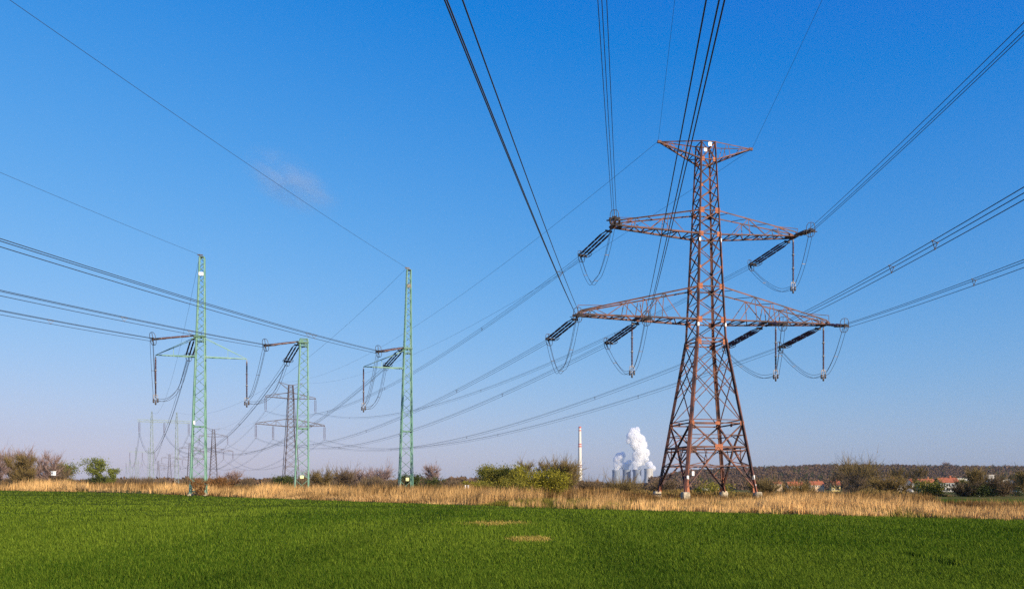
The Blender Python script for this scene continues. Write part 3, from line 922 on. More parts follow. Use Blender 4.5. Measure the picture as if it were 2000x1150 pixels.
for Mm, T3, zt, tgt, nm, pk in ((T1M, T1T, 33.2, (0, 337), "left", 0), (T3M, T3T, 34.2, (18, 0), "right", 1)):
    h = T3.half(zt); off = T3.lean * (T3.w[0] - h)
    tip = Mm @ Vector((off - h, 0, zt)); p1, sag, dd = aim(tip, *tgt, .085)
    earth_wire(tip, p1, sag, "thin earth wire from the top of the %s green mast out of the picture" % nm, n=60, r=.016)
    earth_wire(tip, por[0][1][pk], 8, "thin earth wire from the top of the %s green mast into the distance" % nm, r=.016, n=40)
    root = T1R if pk == 0 else T3R
    mb = MB(); mb.bar((off - h - .3, 0, zt), (off + .1, 0, zt), .14, .14); mb.bar((off - h, 0, zt - .35), (off - h, 0, zt + .1), .12, .12, (1, 0, 0)); mb.box((off, 0, zt - .3), 2 * h, 2 * h, .12)
    mb.build("earth_wire_bracket", M['ring'], root)
for k in range(3):
    for j in range(3):
        a, b = por[k][0][j], por[k + 1][0][j]
        if k == 0:
            bundle(a, b, 10, "faint conductor between the nearest and second portal towers, %s phase" % ("left", "middle", "right")[j], "distant portal line conductors", r=.022, n=26, nside=4)
        else:
            mb = MB(); mb.tube([p - a for p in wirepts(a, b, 10, 20)], .04, 4); o = mb.build("conductor", M['cable']); o.location = a
            tag(o, "very faint conductor between the %s portal towers, %s phase" % (("second and third", "third and last")[k - 1], ("left", "middle", "right")[j]), "conductor", "distant portal line conductors")

# ------------------------------------------------------------------ power station far behind
M['cool_shaded'] = mat('painted_shade_concrete', (.24, .27, .32), (.19, .22, .27), .03, .9)  # shade on the three left towers, put into the concrete colour
M['cool'] = mat("cooling_tower_concrete", (.52, .50, .46), (.42, .41, .39), .03, .9)
M['chim_w'] = mat("white_chimney_paint", (.68, .64, .55), (.58, .55, .48), .05, .8)
M['chim_r'] = mat("red_chimney_paint", (.55, .12, .08), (.45, .1, .07), .05, .8)
CT = None
CLAB = ["first cooling tower from the left, coloured as blue-grey shade", "second cooling tower from the left, coloured as blue-grey shade", "third cooling tower from the left, coloured as blue-grey shade under the big steam plume", "sunlit cream cooling tower, rightmost of the four"]
cts = []
for k, (px, Y, s_) in enumerate([(1203.5, 4500, 1.0), (1224, 4500, 1.02), (1244.5, 4450, 1.03), (1267, 4250, 1.05)]):
    if CT is None:
        CT = empty("cooling_tower"); mb = MB(); prof = []
        n = 36
        zs = np.linspace(-25, 84, 16)
        def rad(z): return 20.6 * math.sqrt(1 + ((z - 62) / 74.0) ** 2)
        outer = [(z, rad(z)) for z in zs]; inner = [(z, rad(z) - 1.6) for z in zs[::-1]]
        vs = []; fs = []
        for z, r in outer + inner:
            vs += [(math.cos(2 * math.pi * q / n) * r, math.sin(2 * math.pi * q / n) * r, z) for q in range(n)]
        m_ = len(outer) + len(inner)
        for i in range(m_ - 1):
            for q in range(n): fs.append((i * n + q, i * n + (q + 1) % n, (i + 1) * n + (q + 1) % n, (i + 1) * n + q))
        mb.add(vs, fs); mb.build("shell", M['cool'], CT, True)
        mb = MB(); mb.lathe([(83.2, 21.6), (83.2, 22.9), (85, 22.9), (85, 21.6)], 36, 'z'); mb.f = mb.f[:-2]; mb.build("rim", M['cool'], CT)
        o = CT
    else: o = copy_tree(CT)
    o.location = ((px - CX) / F * Y, Y, -10); o.scale = (s_ * 1.1, s_ * 1.1, s_)
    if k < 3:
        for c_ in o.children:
            c_.data = c_.data.copy(); c_.data.materials[0] = M['cool_shaded']
    else:
        for c_ in o.children:
            c_.data = c_.data.copy(); c_.data.materials[0] = M['cool']
    tag(o, CLAB[k], "cooling tower", "cooling towers of the power station"); cts.append(o)
ch = tag(empty("chimney", ((1132.5 - CX) / F * 2800, 2800, -12)), "tall slender white chimney with red bands on the horizon", "chimney")
zt_ = 12 + CAMZ + (HY - 833) / F * 2800
mb = MB(); mb.lathe([(-5, 10.5), (30, 8.6), (90, 6.9), (zt_ - 6, 4.9), (zt_, 4.9)], 20, 'z'); mb.build("stack", M['chim_w'], ch, True)
def chr_(z): return float(np.interp(z, [-5, 30, 90, zt_ - 6, zt_], [10.5, 8.6, 6.9, 4.9, 4.9])) + .15
for z, h_ in ((zt_ - 2.6, 6), (zt_ - 14, 4), (zt_ - 64, 4.5), (zt_ - 72, 4.5), (zt_ - 140, 3.5), (zt_ - 147, 3.5)):
    mb = MB(); mb.lathe([(z - h_ / 2, chr_(z - h_ / 2)), (z + h_ / 2, chr_(z + h_ / 2) + .05)], 20, 'z'); mb.build("band", M['chim_r'] if z > 120 else mat("grey_red_band", (.33, .2, .18)), ch)

def volmat(name, dens, col, aniso=.2, noise=None):
    m = bpy.data.materials.new(name); m.use_nodes = True; nt = m.node_tree
    nt.nodes.remove(nt.nodes["Principled BSDF"])
    v = nt.nodes.new("ShaderNodeVolumePrincipled")
    v.inputs["Color"].default_value = (*col, 1); v.inputs["Density"].default_value = dens; v.inputs["Anisotropy"].default_value = aniso
    if noise:
        tc = nt.nodes.new("ShaderNodeTexCoord"); n = nt.nodes.new("ShaderNodeTexNoise")
        n.inputs["Scale"].default_value = noise[0]; n.inputs["Detail"].default_value = 4; n.inputs["Roughness"].default_value = .6
        mr = nt.nodes.new("ShaderNodeMapRange"); mr.inputs[1].default_value = noise[1]; mr.inputs[2].default_value = noise[2]; mr.inputs[3].default_value = 0; mr.inputs[4].default_value = 1
        nt.links.new(tc.outputs["Object"], n.inputs["Vector"]); nt.links.new(n.outputs["Fac"], mr.inputs[0])
        f = mr.outputs[0]
        if len(noise) > 3:                       # fade to nothing at the rim of a unit ball
            ln = nt.nodes.new("ShaderNodeVectorMath"); ln.operation = 'LENGTH'; nt.links.new(tc.outputs["Object"], ln.inputs[0])
            m3 = nt.nodes.new("ShaderNodeMapRange"); m3.interpolation_type = 'SMOOTHSTEP'
            m3.inputs[1].default_value = .15; m3.inputs[2].default_value = 1.0; m3.inputs[3].default_value = 1; m3.inputs[4].default_value = 0
            nt.links.new(ln.outputs["Value"], m3.inputs[0])
            mm = nt.nodes.new("ShaderNodeMath"); mm.operation = 'MULTIPLY'; nt.links.new(f, mm.inputs[0]); nt.links.new(m3.outputs[0], mm.inputs[1]); f = mm.outputs[0]
        mm = nt.nodes.new("ShaderNodeMath"); mm.operation = 'MULTIPLY'; mm.inputs[1].default_value = dens
        nt.links.new(f, mm.inputs[0]); nt.links.new(mm.outputs[0], v.inputs["Density"])
    nt.links.new(v.outputs[0], nt.nodes["Material Output"].inputs["Volume"])
    return m
M['steam'] = volmat("steam", .13, (1, 1, 1), .0, (.035, .29, .58))
def steam(label, balls, Y):
    """lumpy plume: balls in photo pixels (px, py, radius px, depth shift m)"""
    mb = MB()
    c0 = at(balls[0][0], balls[0][1], Y)
    for px, py, r, dy in balls:
        c = at(px, py, Y) - c0 + Vector((0, dy, 0)); rr = r * 1.22 * Y / F
        n, m_ = 14, 8
        vs = []; fs = []
        for i in range(m_ + 1):
            t = math.pi * i / m_
            for k in range(n): vs.append(c + Vector((math.sin(t) * math.cos(2 * math.pi * k / n), math.sin(t) * math.sin(2 * math.pi * k / n), math.cos(t))) * rr)
        for i in range(m_):
            for k in range(n): fs.append((i * n + k, (i + 1) * n + k, (i + 1) * n + (k + 1) % n, i * n + (k + 1) % n))
        mb.add(vs, fs)
    o = mb.build("steam", M['steam']); o.location = c0
    rm = o.modifiers.new("remesh", 'REMESH'); rm.mode = 'VOXEL'; rm.voxel_size = 2.6
    for sc, st in ((34, 14), (13, 7)):
        tx = bpy.data.textures.new("billow", 'CLOUDS'); tx.noise_scale = sc; tx.noise_depth = 3
        dm = o.modifiers.new("billow", 'DISPLACE'); dm.texture = tx; dm.strength = st; dm.mid_level = .5
    return tag(o, label, None, None, "stuff")
steam("tall white steam plume rising from the right-hand cooling towers",
      [(1243, 915, 7, 0), (1244, 906, 8, 0), (1248, 896, 10, 10), (1255, 902, 6, 20), (1252, 884, 10, 0), (1243, 888, 7, 0), (1248, 872, 11, 10), (1256, 868, 8, 20), (1238, 868, 7, -10), (1240, 858, 9, 0),
       (1251, 858, 8, 0), (1233, 852, 8, 5), (1242, 847, 8, 0), (1236, 841, 6, 0), (1245, 839, 5, 0), (1261, 884, 7, 0), (1262, 897, 5, 0), (1265, 908, 6, -60), (1268, 914, 6, -90), (1228, 862, 5, 0)], 4480)
steam("small steam plume rising from the left-hand cooling towers",
      [(1205, 916, 5, 0), (1206, 909, 7, 0), (1208, 901, 7, 0), (1211, 893, 8, 0), (1205, 897, 6, 0), (1215, 889, 6, 0), (1212, 905, 7, 0), (1222, 914, 6, 0), (1224, 908, 6, 0), (1228, 903, 5, 0), (1217, 911, 5, 0)], 4560)
M['cirrus'] = volmat("thin_cloud", .0085, (.62, .84, 1), .3, (2.2, .42, .72, 1))
mb = MB(); n, m_ = 16, 10; vs = []; fs = []
for i in range(m_ + 1):
    t = math.pi * i / m_
    for k in range(n): vs.append(Vector((math.sin(t) * math.cos(2 * math.pi * k / n), math.sin(t) * math.sin(2 * math.pi * k / n), math.cos(t))))
for i in range(m_):
    for k in range(n): fs.append((i * n + k, (i + 1) * n + k, (i + 1) * n + (k + 1) % n, i * n + (k + 1) % n))
mb.add(vs, fs); o = mb.build("cloud", M['cirrus'])
o.location = at(567, 356, 5200); o.scale = (430, 260, 200); o.rotation_euler = (0, R(28), 0)
tag(o, "single thin wisp of white cloud high in the blue sky at left", "cloud", None, "stuff")

# ------------------------------------------------------------------ trees
def leaf_quads(C, size, r, flat=0.0):
    N = len(C)
    a = r.normal(size=(N, 3)); a /= np.linalg.norm(a, axis=1)[:, None]
    b = r.normal(size=(N, 3)); b -= a * (a * b).sum(1)[:, None]; b /= np.linalg.norm(b, axis=1)[:, None]
    s1 = (size * (.6 + .8 * r.random(N)))[:, None]; s2 = s1 * (.45 + .3 * r.random(N))[:, None]
    V = np.zeros((N, 4, 3))
    V[:, 0] = C - a * s1; V[:, 1] = C - b * s2; V[:, 2] = C + a * s1; V[:, 3] = C + b * s2
    return V

def twig_quads(A, B, w, r):
    N = len(A); d = B - A
    s = np.cross(d, r.normal(size=(N, 3))); s /= np.linalg.norm(s, axis=1)[:, None] + 1e-9
    V = np.zeros((N, 4, 3)); w = np.broadcast_to(w, (N,))[:, None]
    V[:, 0] = A - s * w; V[:, 1] = A + s * w; V[:, 2] = B + s * w * .35; V[:, 3] = B - s * w * .35
    return V

def make_tree(h, w, style, seed, m, bark, trunks=1, nleaf=2200, leaf=.16, low=.25, up=.5):
    """h total height, w crown width; style 'leaf' (leafy clumps) or 'bare' (twigs). Returns (trunk mesh, crown mesh)."""
    r = np.random.default_rng(seed); rr = random.Random(seed)
    mb = MB(); tips = []; segs = []
    for q in range(trunks):
        base = Vector((rr.uniform(-.1, .1) * w * (trunks > 1) * 2, rr.uniform(-.1, .1) * w * (trunks > 1) * 2, -.3))
        lean = Vector((rr.uniform(-.12, .12), rr.uniform(-.12, .12), 1)) if trunks == 1 else Vector((base.x / w * 3, base.y / w * 3, 1))
        pts = [base]; top = h * rr.uniform(.75, .95)
        for k in range(1, 7):
            pts.append(base + lean * (top * k / 6) + Vector((rr.uniform(-1, 1), rr.uniform(-1, 1), 0)) * .025 * h)
        mb.tube(pts, .022 * h / math.sqrt(trunks), 6, r1=.005 * h)
        tips.append((pts[-1], lean))
        nl = 11 if trunks == 1 else 7
        for k in range(nl):
            u = low + (0.95 - low) * (k + rr.random()) / nl; i = min(5, int(u * 6)); p = pts[i].lerp(pts[i + 1], u * 6 - i)
            a = k * 2.4 + rr.random(); env = math.sin(math.pi * min(1, max(.12, (u - low * .4) / (1.15 - low * .4)))) ** .7
            ln = w * .5 * env * rr.uniform(.7, 1.05)
            d = Vector((math.cos(a), math.sin(a), up + rr.uniform(-.1, .5))); d.normalize()
            e = p + d * ln; mid = p.lerp(e, .5) + Vector((0, 0, .06 * ln))
            mb.tube([p, mid, e], .009 * h * (1.1 - u * .6), 5, r1=.003 * h)
            tips.append((e, d)); tips.append((mid, d)); segs.append((p, e))
    tm = mb
    P = np.array([t[0] for t in tips]); D = np.array([t[1] for t in tips])
    if style == 'leaf':
        K = len(P); cl = r.integers(0, K, nleaf)
        rad = w * .165 * (.6 + .8 * r.random(K))
        C = P[cl] + r.normal(size=(nleaf, 3)) * (rad[cl] * .62)[:, None] * np.array([1, 1, .8])
        C[:, 2] = np.clip(C[:, 2], .15, None)
        V = leaf_quads(C, np.full(nleaf, leaf), r)
        tint = np.clip(.5 * r.random(K)[cl] + .25 + .35 * (r.random(nleaf) - .3), 0, 1)
        nt2 = nleaf // 6; k2 = r.integers(0, K, nt2); B = P[k2] + r.normal(size=(nt2, 3)) * w * .12; A = P[k2]
        V = np.concatenate([V, twig_quads(A, B, .006 * h * .3, r)]); tint = np.concatenate([tint, .2 * r.random(nt2)])
    else:
        # twigs in two generations, each fork spreading upward and outward
        n1 = nleaf // 5; k1 = r.integers(0, len(P), n1); L1 = w * .2
        A = P[k1] - D[k1] * (r.random((n1, 1)) * w * .12)
        B = A + (D[k1] * .6 + r.normal(size=(n1, 3)) * .5 + np.array([0, 0, .45])) * L1 * (.5 + .8 * r.random((n1, 1)))
        n2 = nleaf - n1; k2 = r.integers(0, n1, n2); u = r.random((n2, 1))
        A2 = A[k2] * (1 - u) + B[k2] * u; d1 = (B - A)[k2]
        B2 = A2 + (d1 * .5 + r.normal(size=(n2, 3)) * L1 * .42 + np.array([0, 0, .25]) * L1) * (.5 + .6 * r.random((n2, 1)))
        V = np.concatenate([twig_quads(A, B, leaf * .55, r), twig_quads(A2, B2, leaf * .32, r)])
        V[:, :, 2] = np.clip(V[:, :, 2], .05, None)
        tint = np.concatenate([r.random(n1) * .5, .3 + .7 * r.random(n2)])
    return tm, V, tint

TREEN = [0]
def tree(px, top, Y, wpx, style, m, label, cat="tree", group=None, name="tree", bark='bark', trunks=1, nleaf=2200, leaf=None, low=.25, up=.5, base_z=None):
    TREEN[0] += 1
    X = (px - CX) / F * Y; z0 = float(gz(X, Y)) if base_z is None else base_z
    h = CAMZ + (HY - top) / F * Y - z0; w = wpx * Y / F
    h *= .97
    lf = leaf or (max(.05, .0009 * Y) if style == 'leaf' else max(.03, .00055 * Y))
    root = tag(empty(name, (X, Y, z0), random.uniform(0, 6.28)), label, cat, group)
    tm, V, tint = make_tree(h, w, style, 100 + TREEN[0], m, bark, trunks, nleaf, lf, low, up)
    tm.build("trunk", M[bark], root, True)
    quads_mesh("crown", V, M[m], tint, root)
    return root

G1 = "bare trees at the left end of the reeds"
tree(3, 884, 215, 60, 'bare', 'lf_pink', "pinkish bare tree cut by the left edge of the picture", group=G1, nleaf=2600)
tree(54, 888, 195, 46, 'bare', 'lf_umber', "dense olive-brown rounded tree standing in the reeds at far left", trunks=4, nleaf=5200, low=.05, up=.9)
tree(92, 888, 200, 50, 'bare', 'lf_pink', "thin pinkish bare tree right of the dense olive-brown one", group=G1, nleaf=2200, trunks=3, up=1.2)
tree(30, 918, 230, 60, 'bare', 'lf_brown', "low brown bush under the pinkish tree at left edge", cat="bush", name="bush", trunks=4, nleaf=2600, low=.05)
tree(124, 918, 235, 60, 'bare', 'lf_brown', "low brown bush behind the white hide box", cat="bush", name="bush", trunks=4, nleaf=2600, low=.05)
tree(158, 896, 260, 50, 'leaf', 'lf_green', "broad fresh green tree leaning over the reeds at left", group="green trees at left", nleaf=3600, trunks=2, low=.45)
tree(205, 913, 262, 26, 'leaf', 'lf_green', "smaller fresh green tree right of the broad green one", group="green trees at left", nleaf=2600, trunks=2, low=.25)
tree(182, 932, 255, 30, 'leaf', 'lf_dark', "dark green low bush between the two green trees", cat="bush", name="bush", nleaf=1500, trunks=3, low=.02)
tree(395, 932, 104, 20, 'bare', 'lf_rust', "rust-brown bush at the foot of the left green mast", cat="bush", name="bush", trunks=5, nleaf=2600, low=.05, up=1.2)
tree(426, 938, 125, 40, 'bare', 'lf_rust', "low rust-orange bush right of the left green mast", cat="bush", name="bush", trunks=5, nleaf=2600, low=.05)
tree(455, 928, 420, 34, 'bare', 'lf_pink', "small pale bare tree between the left and middle green masts", nleaf=900)
tree(545, 929, 230, 30, 'leaf', 'lf_dark', "dark green bush just left of the middle green mast", cat="bush", name="bush", trunks=3, nleaf=1500, low=.05)
tree(562, 927, 235, 26, 'leaf', 'lf_dark', "dark green bush half behind the middle green mast", cat="bush", name="bush", trunks=3, nleaf=1500, low=.05)
tree(632, 928, 240, 44, 'bare', 'lf_umber', "brown rounded bush right of the middle green mast", cat="bush", name="bush", trunks=4, nleaf=2600, low=.05)
tree(690, 926, 300, 40, 'bare', 'lf_pink', "pale bare tree midway between the middle and right green masts", nleaf=1500, trunks=2)
tree(668, 932, 250, 50, 'bare', 'lf_brown', "low brown bush beside the pale midway tree", cat="bush", name="bush", trunks=4, nleaf=2200, low=.05)
tree(742, 930, 420, 50, 'bare', 'lf_pink', "wide pale bare tree left of the right green mast", nleaf=1600, trunks=3)
tree(812, 924, 200, 40, 'leaf', 'lf_dark', "dark green bush behind the right green mast", cat="bush", name="bush", trunks=3, nleaf=2000, low=.05)
tree(845, 914, 210, 34, 'bare', 'lf_pink', "pale bare round tree just right of the right green mast", nleaf=1700, low=.35)
tree(840, 937, 190, 40, 'leaf', 'lf_dark', "low dark bush under the pale round tree", cat="bush", name="bush", trunks=3, nleaf=1200, low=.02)
tree(924, 936, 140, 30, 'leaf', 'lf_lime', "small yellow-green bush right of the white marker posts", cat="bush", name="bush", trunks=3, nleaf=1200, low=.05)
tree(962, 914, 120, 66, 'leaf', 'lf_olive', "dark olive willow at the left of the big tree clump", trunks=4, nleaf=8500, low=.15)
tree(994, 904, 128, 50, 'leaf', 'lf_lime', "tallest yellow-green willow of the big tree clump", trunks=3, nleaf=6500, low=.15)
tree(1018, 914, 124, 44, 'leaf', 'lf_lime', "middle yellow-green willow of the big tree clump", trunks=3, nleaf=6000, low=.1)
tree(1032, 906, 150, 46, 'bare', 'lf_umber', "thin brown bare tree behind the willows", trunks=2, nleaf=2200, up=1.0)
tree(1070, 926, 78, 78, 'leaf', 'lf_lime', "bright yellow-green round willow bush in front of the tree clump", cat="bush", name="bush", trunks=6, nleaf=9000, low=.03, up=.9, leaf=.075)
tree(1020, 936, 90, 56, 'leaf', 'lf_olive', "low olive bush in front of the middle willow", cat="bush", name="bush", trunks=5, nleaf=5000, low=.03)
tree(1100, 908, 140, 60, 'bare', 'lf_umber', "rounded olive-brown tree left of the white chimney", trunks=3, nleaf=9000, low=.15)
tree(945, 944, 105, 46, 'leaf', 'lf_olive', "low olive bush below the dark willow", cat="bush", name="bush", trunks=5, nleaf=3600, low=.03)
tree(1698, 913, 330, 78, 'bare', 'lf_umber', "large olive-brown tree before the wooded hill", trunks=3, nleaf=5200, low=.15)
tree(1662, 930, 320, 40, 'bare', 'lf_brown', "brown rounded tree left of the large olive-brown tree", trunks=3, nleaf=3200, low=.1)
tree(1788, 914, 340, 42, 'bare', 'lf_umber', "narrow olive-brown tree above the orange roofs", trunks=2, nleaf=3400, low=.2)
tree(1575, 934, 330, 20, 'bare', 'lf_brown', "small brown tree between the two left houses", nleaf=1700, trunks=2, low=.1)
tree(1815, 951, 105, 58, 'leaf', 'lf_olive', "round olive-green bush before the long white house", cat="bush", name="bush", trunks=5, nleaf=4200, low=.03, up=.7)
tree(1748, 945, 150, 56, 'bare', 'lf_scrub', "brown scrub bush left of the round olive bush", cat="bush", name="bush", trunks=5, nleaf=3200, low=.03)
tree(1893, 934, 108, 40, 'leaf', 'lf_olive', "dark olive tree left of the birches", trunks=3, nleaf=2600, low=.1)
tree(1917, 926, 100, 46, 'bare', 'lf_umber', "birch with forked white trunk, left of the two birches", group="birches at right", bark='birch', trunks=2, nleaf=2600, low=.35, up=.9)
tree(1990, 934, 96, 56, 'bare', 'lf_umber', "birch with white trunk near the right edge", group="birches at right", bark='birch', trunks=2, nleaf=2600, low=.3, up=.9)
tree(1950, 945, 104, 60, 'bare', 'lf_brown', "dark brown thicket bush between the birches", cat="bush", name="bush", trunks=6, nleaf=3600, low=.03)
tree(1888, 955, 100, 50, 'bare', 'lf_brown', "dark brown thicket bush under the dark olive tree", cat="bush", name="bush", trunks=6, nleaf=3600, low=.03)
tree(1920, 952, 98, 50, 'leaf', 'lf_dark', "low dark green bush under the left birch", cat="bush", name="bush", trunks=4, nleaf=1800, low=.02)
tree(1990, 918, 330, 44, 'leaf', 'lf_dark', "dark conifer-like tree on the skyline at the right edge", trunks=1, nleaf=2400, low=.1)
tree(1962, 923, 420, 30, 'leaf', 'lf_dark', "dark tree behind the white block of flats", trunks=1, nleaf=1400, low=.1)
tree(1290, 948, 160, 50, 'bare', 'lf_brown', "brown bush seen through the left feet of the rusty pylon", cat="bush", name="bush", trunks=4, nleaf=2400, low=.05)
tree(1362, 944, 130, 14, 'leaf', 'lf_dark', "small dark conifer seen between the rusty pylon's feet", nleaf=1000, low=.05, up=.1)
tree(1395, 958, 104, 70, 'leaf', 'lf_olive', "low olive bush behind the right feet of the rusty pylon", cat="bush", name="bush", trunks=5, nleaf=2600, low=.03)
tree(1560, 969, 100, 60, 'bare', 'lf_scrub', "low tawny bush in front of the left houses", cat="bush", name="bush", trunks=6, nleaf=3400, low=.03)
tree(1488, 955, 135, 56, 'bare', 'lf_umber', "low brown bush right of the rusty pylon", cat="bush", name="bush", trunks=6, nleaf=3200, low=.03)
tree(1215, 955, 140, 60, 'bare', 'lf_umber', "low brown bush below the cooling towers", cat="bush", name="bush", trunks=6, nleaf=3200, low=.03)
tree(1162, 953, 120, 50, 'bare', 'lf_brown', "low brown bush right of the chimney's foot", cat="bush", name="bush", trunks=6, nleaf=3000, low=.03)
tree(1843, 900, 1650, 12, 'bare', 'lf_pink', "left pale bare tree standing above the skyline", group="pale trees on the skyline", nleaf=700, base_z=22)
tree(1853, 904, 1650, 11, 'bare', 'lf_pink', "right pale bare tree standing above the skyline", group="pale trees on the skyline", nleaf=700, base_z=22)

# masses nobody could count
def mass(name, pts, hs, ws, m, label, per=44, seed=5, leafk=.28, bare=False):
    """many crowns as one leaf mesh; pts (N,3) ground points"""
    r = np.random.default_rng(seed); N = len(pts)
    idx = np.repeat(np.arange(N), per)
    u = r.normal(size=(N * per, 3)); u /= np.linalg.norm(u, axis=1)[:, None]; u *= (r.random((N * per, 1)) ** .4)
    C = pts[idx] + u * np.stack([ws[idx] * .5, ws[idx] * .5, hs[idx] * .5], 1) + np.stack([0 * hs[idx], 0 * hs[idx], hs[idx] * .5], 1)
    V = leaf_quads(C, ws[idx] * leafk * .5, r) if not bare else twig_quads(C - np.array([0, 0, 1.0]) * (hs[idx] * .15)[:, None], C + (u + np.array([0, 0, .9])) * (hs[idx] * .22)[:, None], ws[idx] * leafk * .1, r)
    patchy = vnoise(pts[:, 0] / 60, pts[:, 1] / 130, 51)
    tint = np.clip(.35 * r.random(N)[idx] + .5 * patchy[idx] + .3 * (r.random(N * per) - .3), 0, 1)
    o = quads_mesh(name, V, M[m], tint)
    return tag(o, label, None, None, "stuff")
r = np.random.default_rng(3)
N = 6000; px = r.uniform(1270, 2350, N); Y = 780 + 980 * r.random(N) ** .8
pts = np.array([((p - CX) / F * y, y, (hillz(p, y) if y > 900 else -7) - .5) for p, y in zip(px, Y)])
mass("woodland", pts, 7 + 7 * r.random(N), 6 + 6 * r.random(N), 'lf_wood', "brown leafless wood covering the hill on the horizon", 90, 5, .27)
N = 520; px = r.uniform(1290, 2300, N); Y = 850 + 850 * r.random(N)
sel = vnoise(px / 40, Y / 200, 61) > .45; px, Y = px[sel], Y[sel]
pts = np.array([((p - CX) / F * y, y, (hillz(p, y) if y > 900 else -7) - .5) for p, y in zip(px, Y)])
mass("conifers", pts, 10 + 8 * r.random(len(px)), 4 + 2.5 * r.random(len(px)), 'lf_dark', "dark conifers scattered through the brown wood on the hill", 90, 15, .3)
N = 700; px = r.uniform(-300, 1290, N); Y = r.uniform(650, 1100, N)
X = (px - CX) / F * Y
pts = np.stack([X, Y, gz(X, Y)], 1)
hh = (3.0 + 4.5 * r.random(N)) * (.6 + .8 * vnoise(px / 45, px * 0 + 3.3, 4))
mass("treeline", pts, hh, 6 + 9 * r.random(N), 'lf_wood', "low line of brown trees along the flat horizon", 50, 6, .34)
N = 900; px = r.uniform(1090, 1835, N); Y = r.uniform(92, 300, N)
X = (px - CX) / F * Y; z = gz(X, Y)
htop = CAMZ + (HY - (np.interp(px, [1090, 1180, 1290, 1330, 1500, 1650, 1700, 1780, 1870], [946, 950, 949, 950, 958, 960, 947, 957, 958]) + 9 * vnoise(px / 26, Y / 40, 8))) / F * Y
hh = np.clip(htop - z, .5, 6) * (.55 + .25 * r.random(N))
mass("scrub", np.stack([X, Y, z - .1], 1), hh, 1.5 + 3.2 * r.random(N), 'lf_scrub', "brown thorny scrub between the reeds and the hill", 300, 7, .2, True)
N = 160; px = r.uniform(-120, 900, N); Y = r.uniform(260, 420, N); X = (px - CX) / F * Y
mass("brushwood", np.stack([X, Y, gz(X, Y)], 1), 2.0 + 1.8 * r.random(N), 3 + 4 * r.random(N), 'lf_brown', "low brown brushwood along the back of the reeds", 300, 9, .14, True)

# ------------------------------------------------------------------ houses on the right
M['roof'] = mat("orange_roof_tiles", (.46, .13, .045), (.36, .10, .04), .8, .85)
M['roof_dk'] = mat("dark_slate_roof", (.08, .09, .12), (.06, .07, .09), .8, .8)
M['wall_w'] = mat("white_render", (.74, .70, .62), (.66, .63, .56), .6, .9)
M['wall_y'] = mat("yellow_render", (.72, .56, .20), (.64, .50, .19), .6, .9)
M['wall_p'] = mat("peach_render", (.66, .48, .30), (.60, .43, .27), .6, .9)
M['wall_b'] = mat("blue_cladding_and_gable_shade", (.035, .055, .075), (.028, .045, .06), .6, .8)
M['glass'] = mat("dark_window", (.04, .05, .07), (.06, .07, .09), 2, .2)
def house(px0, px1, eave, ridge_, Y, depth, wall, roof, label, nwin=4, floors=2, rz=0.0, cat="house", gable=None, flat=False, base=960):
    X0, X1 = (px0 - CX) / F * Y, (px1 - CX) / F * Y; w = X1 - X0
    zb = CAMZ + (HY - base) / F * Y; ze = CAMZ + (HY - eave) / F * Y; zr = CAMZ + (HY - ridge_) / F * Y
    root = tag(empty("house" if not flat else "apartment_block", ((X0 + X1) / 2, Y, zb), rz), label, cat, None)
    H = ze - zb; Hr = zr - zb; a = w / 2; d = depth
    mb = MB()
    mb.add([(-a, 0, 0), (a, 0, 0), (a, d, 0), (-a, d, 0), (-a, 0, H), (a, 0, H), (a, d, H), (-a, d, H)], [(0, 1, 5, 4), (2, 3, 7, 6)] + ([(4, 5, 6, 7)] if flat else []))
    if not flat: mb.add([(a, 0, 0), (a, d, 0), (a, d, H), (a, d / 2, Hr - .1), (a, 0, H)], [(0, 1, 2, 3, 4)])
    else: mb.add([(a, 0, 0), (a, d, 0), (a, d, H), (a, 0, H)], [(0, 1, 2, 3)])
    mb.build("wall", M[wall], root)
    mb = MB(); mb.add([(-a, 0, 0), (-a, d, 0), (-a, d, H)] + ([] if flat else [(-a, d / 2, Hr - .1)]) + [(-a, 0, H)], [tuple(range(4 if flat else 5))[::-1]])
    mb.build("gable_wall", M[gable or wall], root)
    if not flat:
        mb = MB(); o = .5
        for s in (0, 1):
            y0 = -o if s == 0 else d + o; zz_ = H - o * (Hr - H) / (d / 2)
            mb.add([(-a - .4, y0, zz_), (a + .4, y0, zz_), (a + .4, d / 2, Hr), (-a - .4, d / 2, Hr), (-a - .4, y0, zz_ + .25), (a + .4, y0, zz_ + .25), (a + .4, d / 2, Hr + .25), (-a - .4, d / 2, Hr + .25)],
                   [(0, 1, 5, 4), (1, 2, 6, 5), (3, 0, 4, 7), (4, 5, 6, 7), (0, 3, 2, 1)])
        rf = mb.build("roof", M[roof], root)
        mb = MB(); mb.box((a * .35, d * .45, Hr + .5), .9, .9, 1.8); mb.build("chimney", M['gusset'], rf)
    else:
        mb = MB(); mb.box((0, d / 2, H + .15), w + .6, d + .6, .3); mb.build("roof", M[roof], root)
    fh = 2.8
    for f in range(floors):
        z = H - 1.45 - f * fh
        if z < .8: break
        for k in range(nwin):
            x = -a + w * (k + .5) / nwin; ww = min(1.3, w / nwin * .5)
            fr = MB(); fr.box((x, -.04, z), ww + .2, .1, 1.5); fo = fr.build("window", M['white'], root)
            g_ = MB(); g_.box((x, -.09, z), ww, .06, 1.3); g_.build("pane", M['glass'], fo)
    return root
house(1512, 1528, 944, 941, 720, 9, 'wall_p', 'roof', "small peach house half hidden at the left of the roofs", 2, 1)
house(1541, 1559, 948, 940.5, 700, 9, 'wall_w', 'roof', "white house with orange roof, left of the long peach one", 3, 2, R(-8))
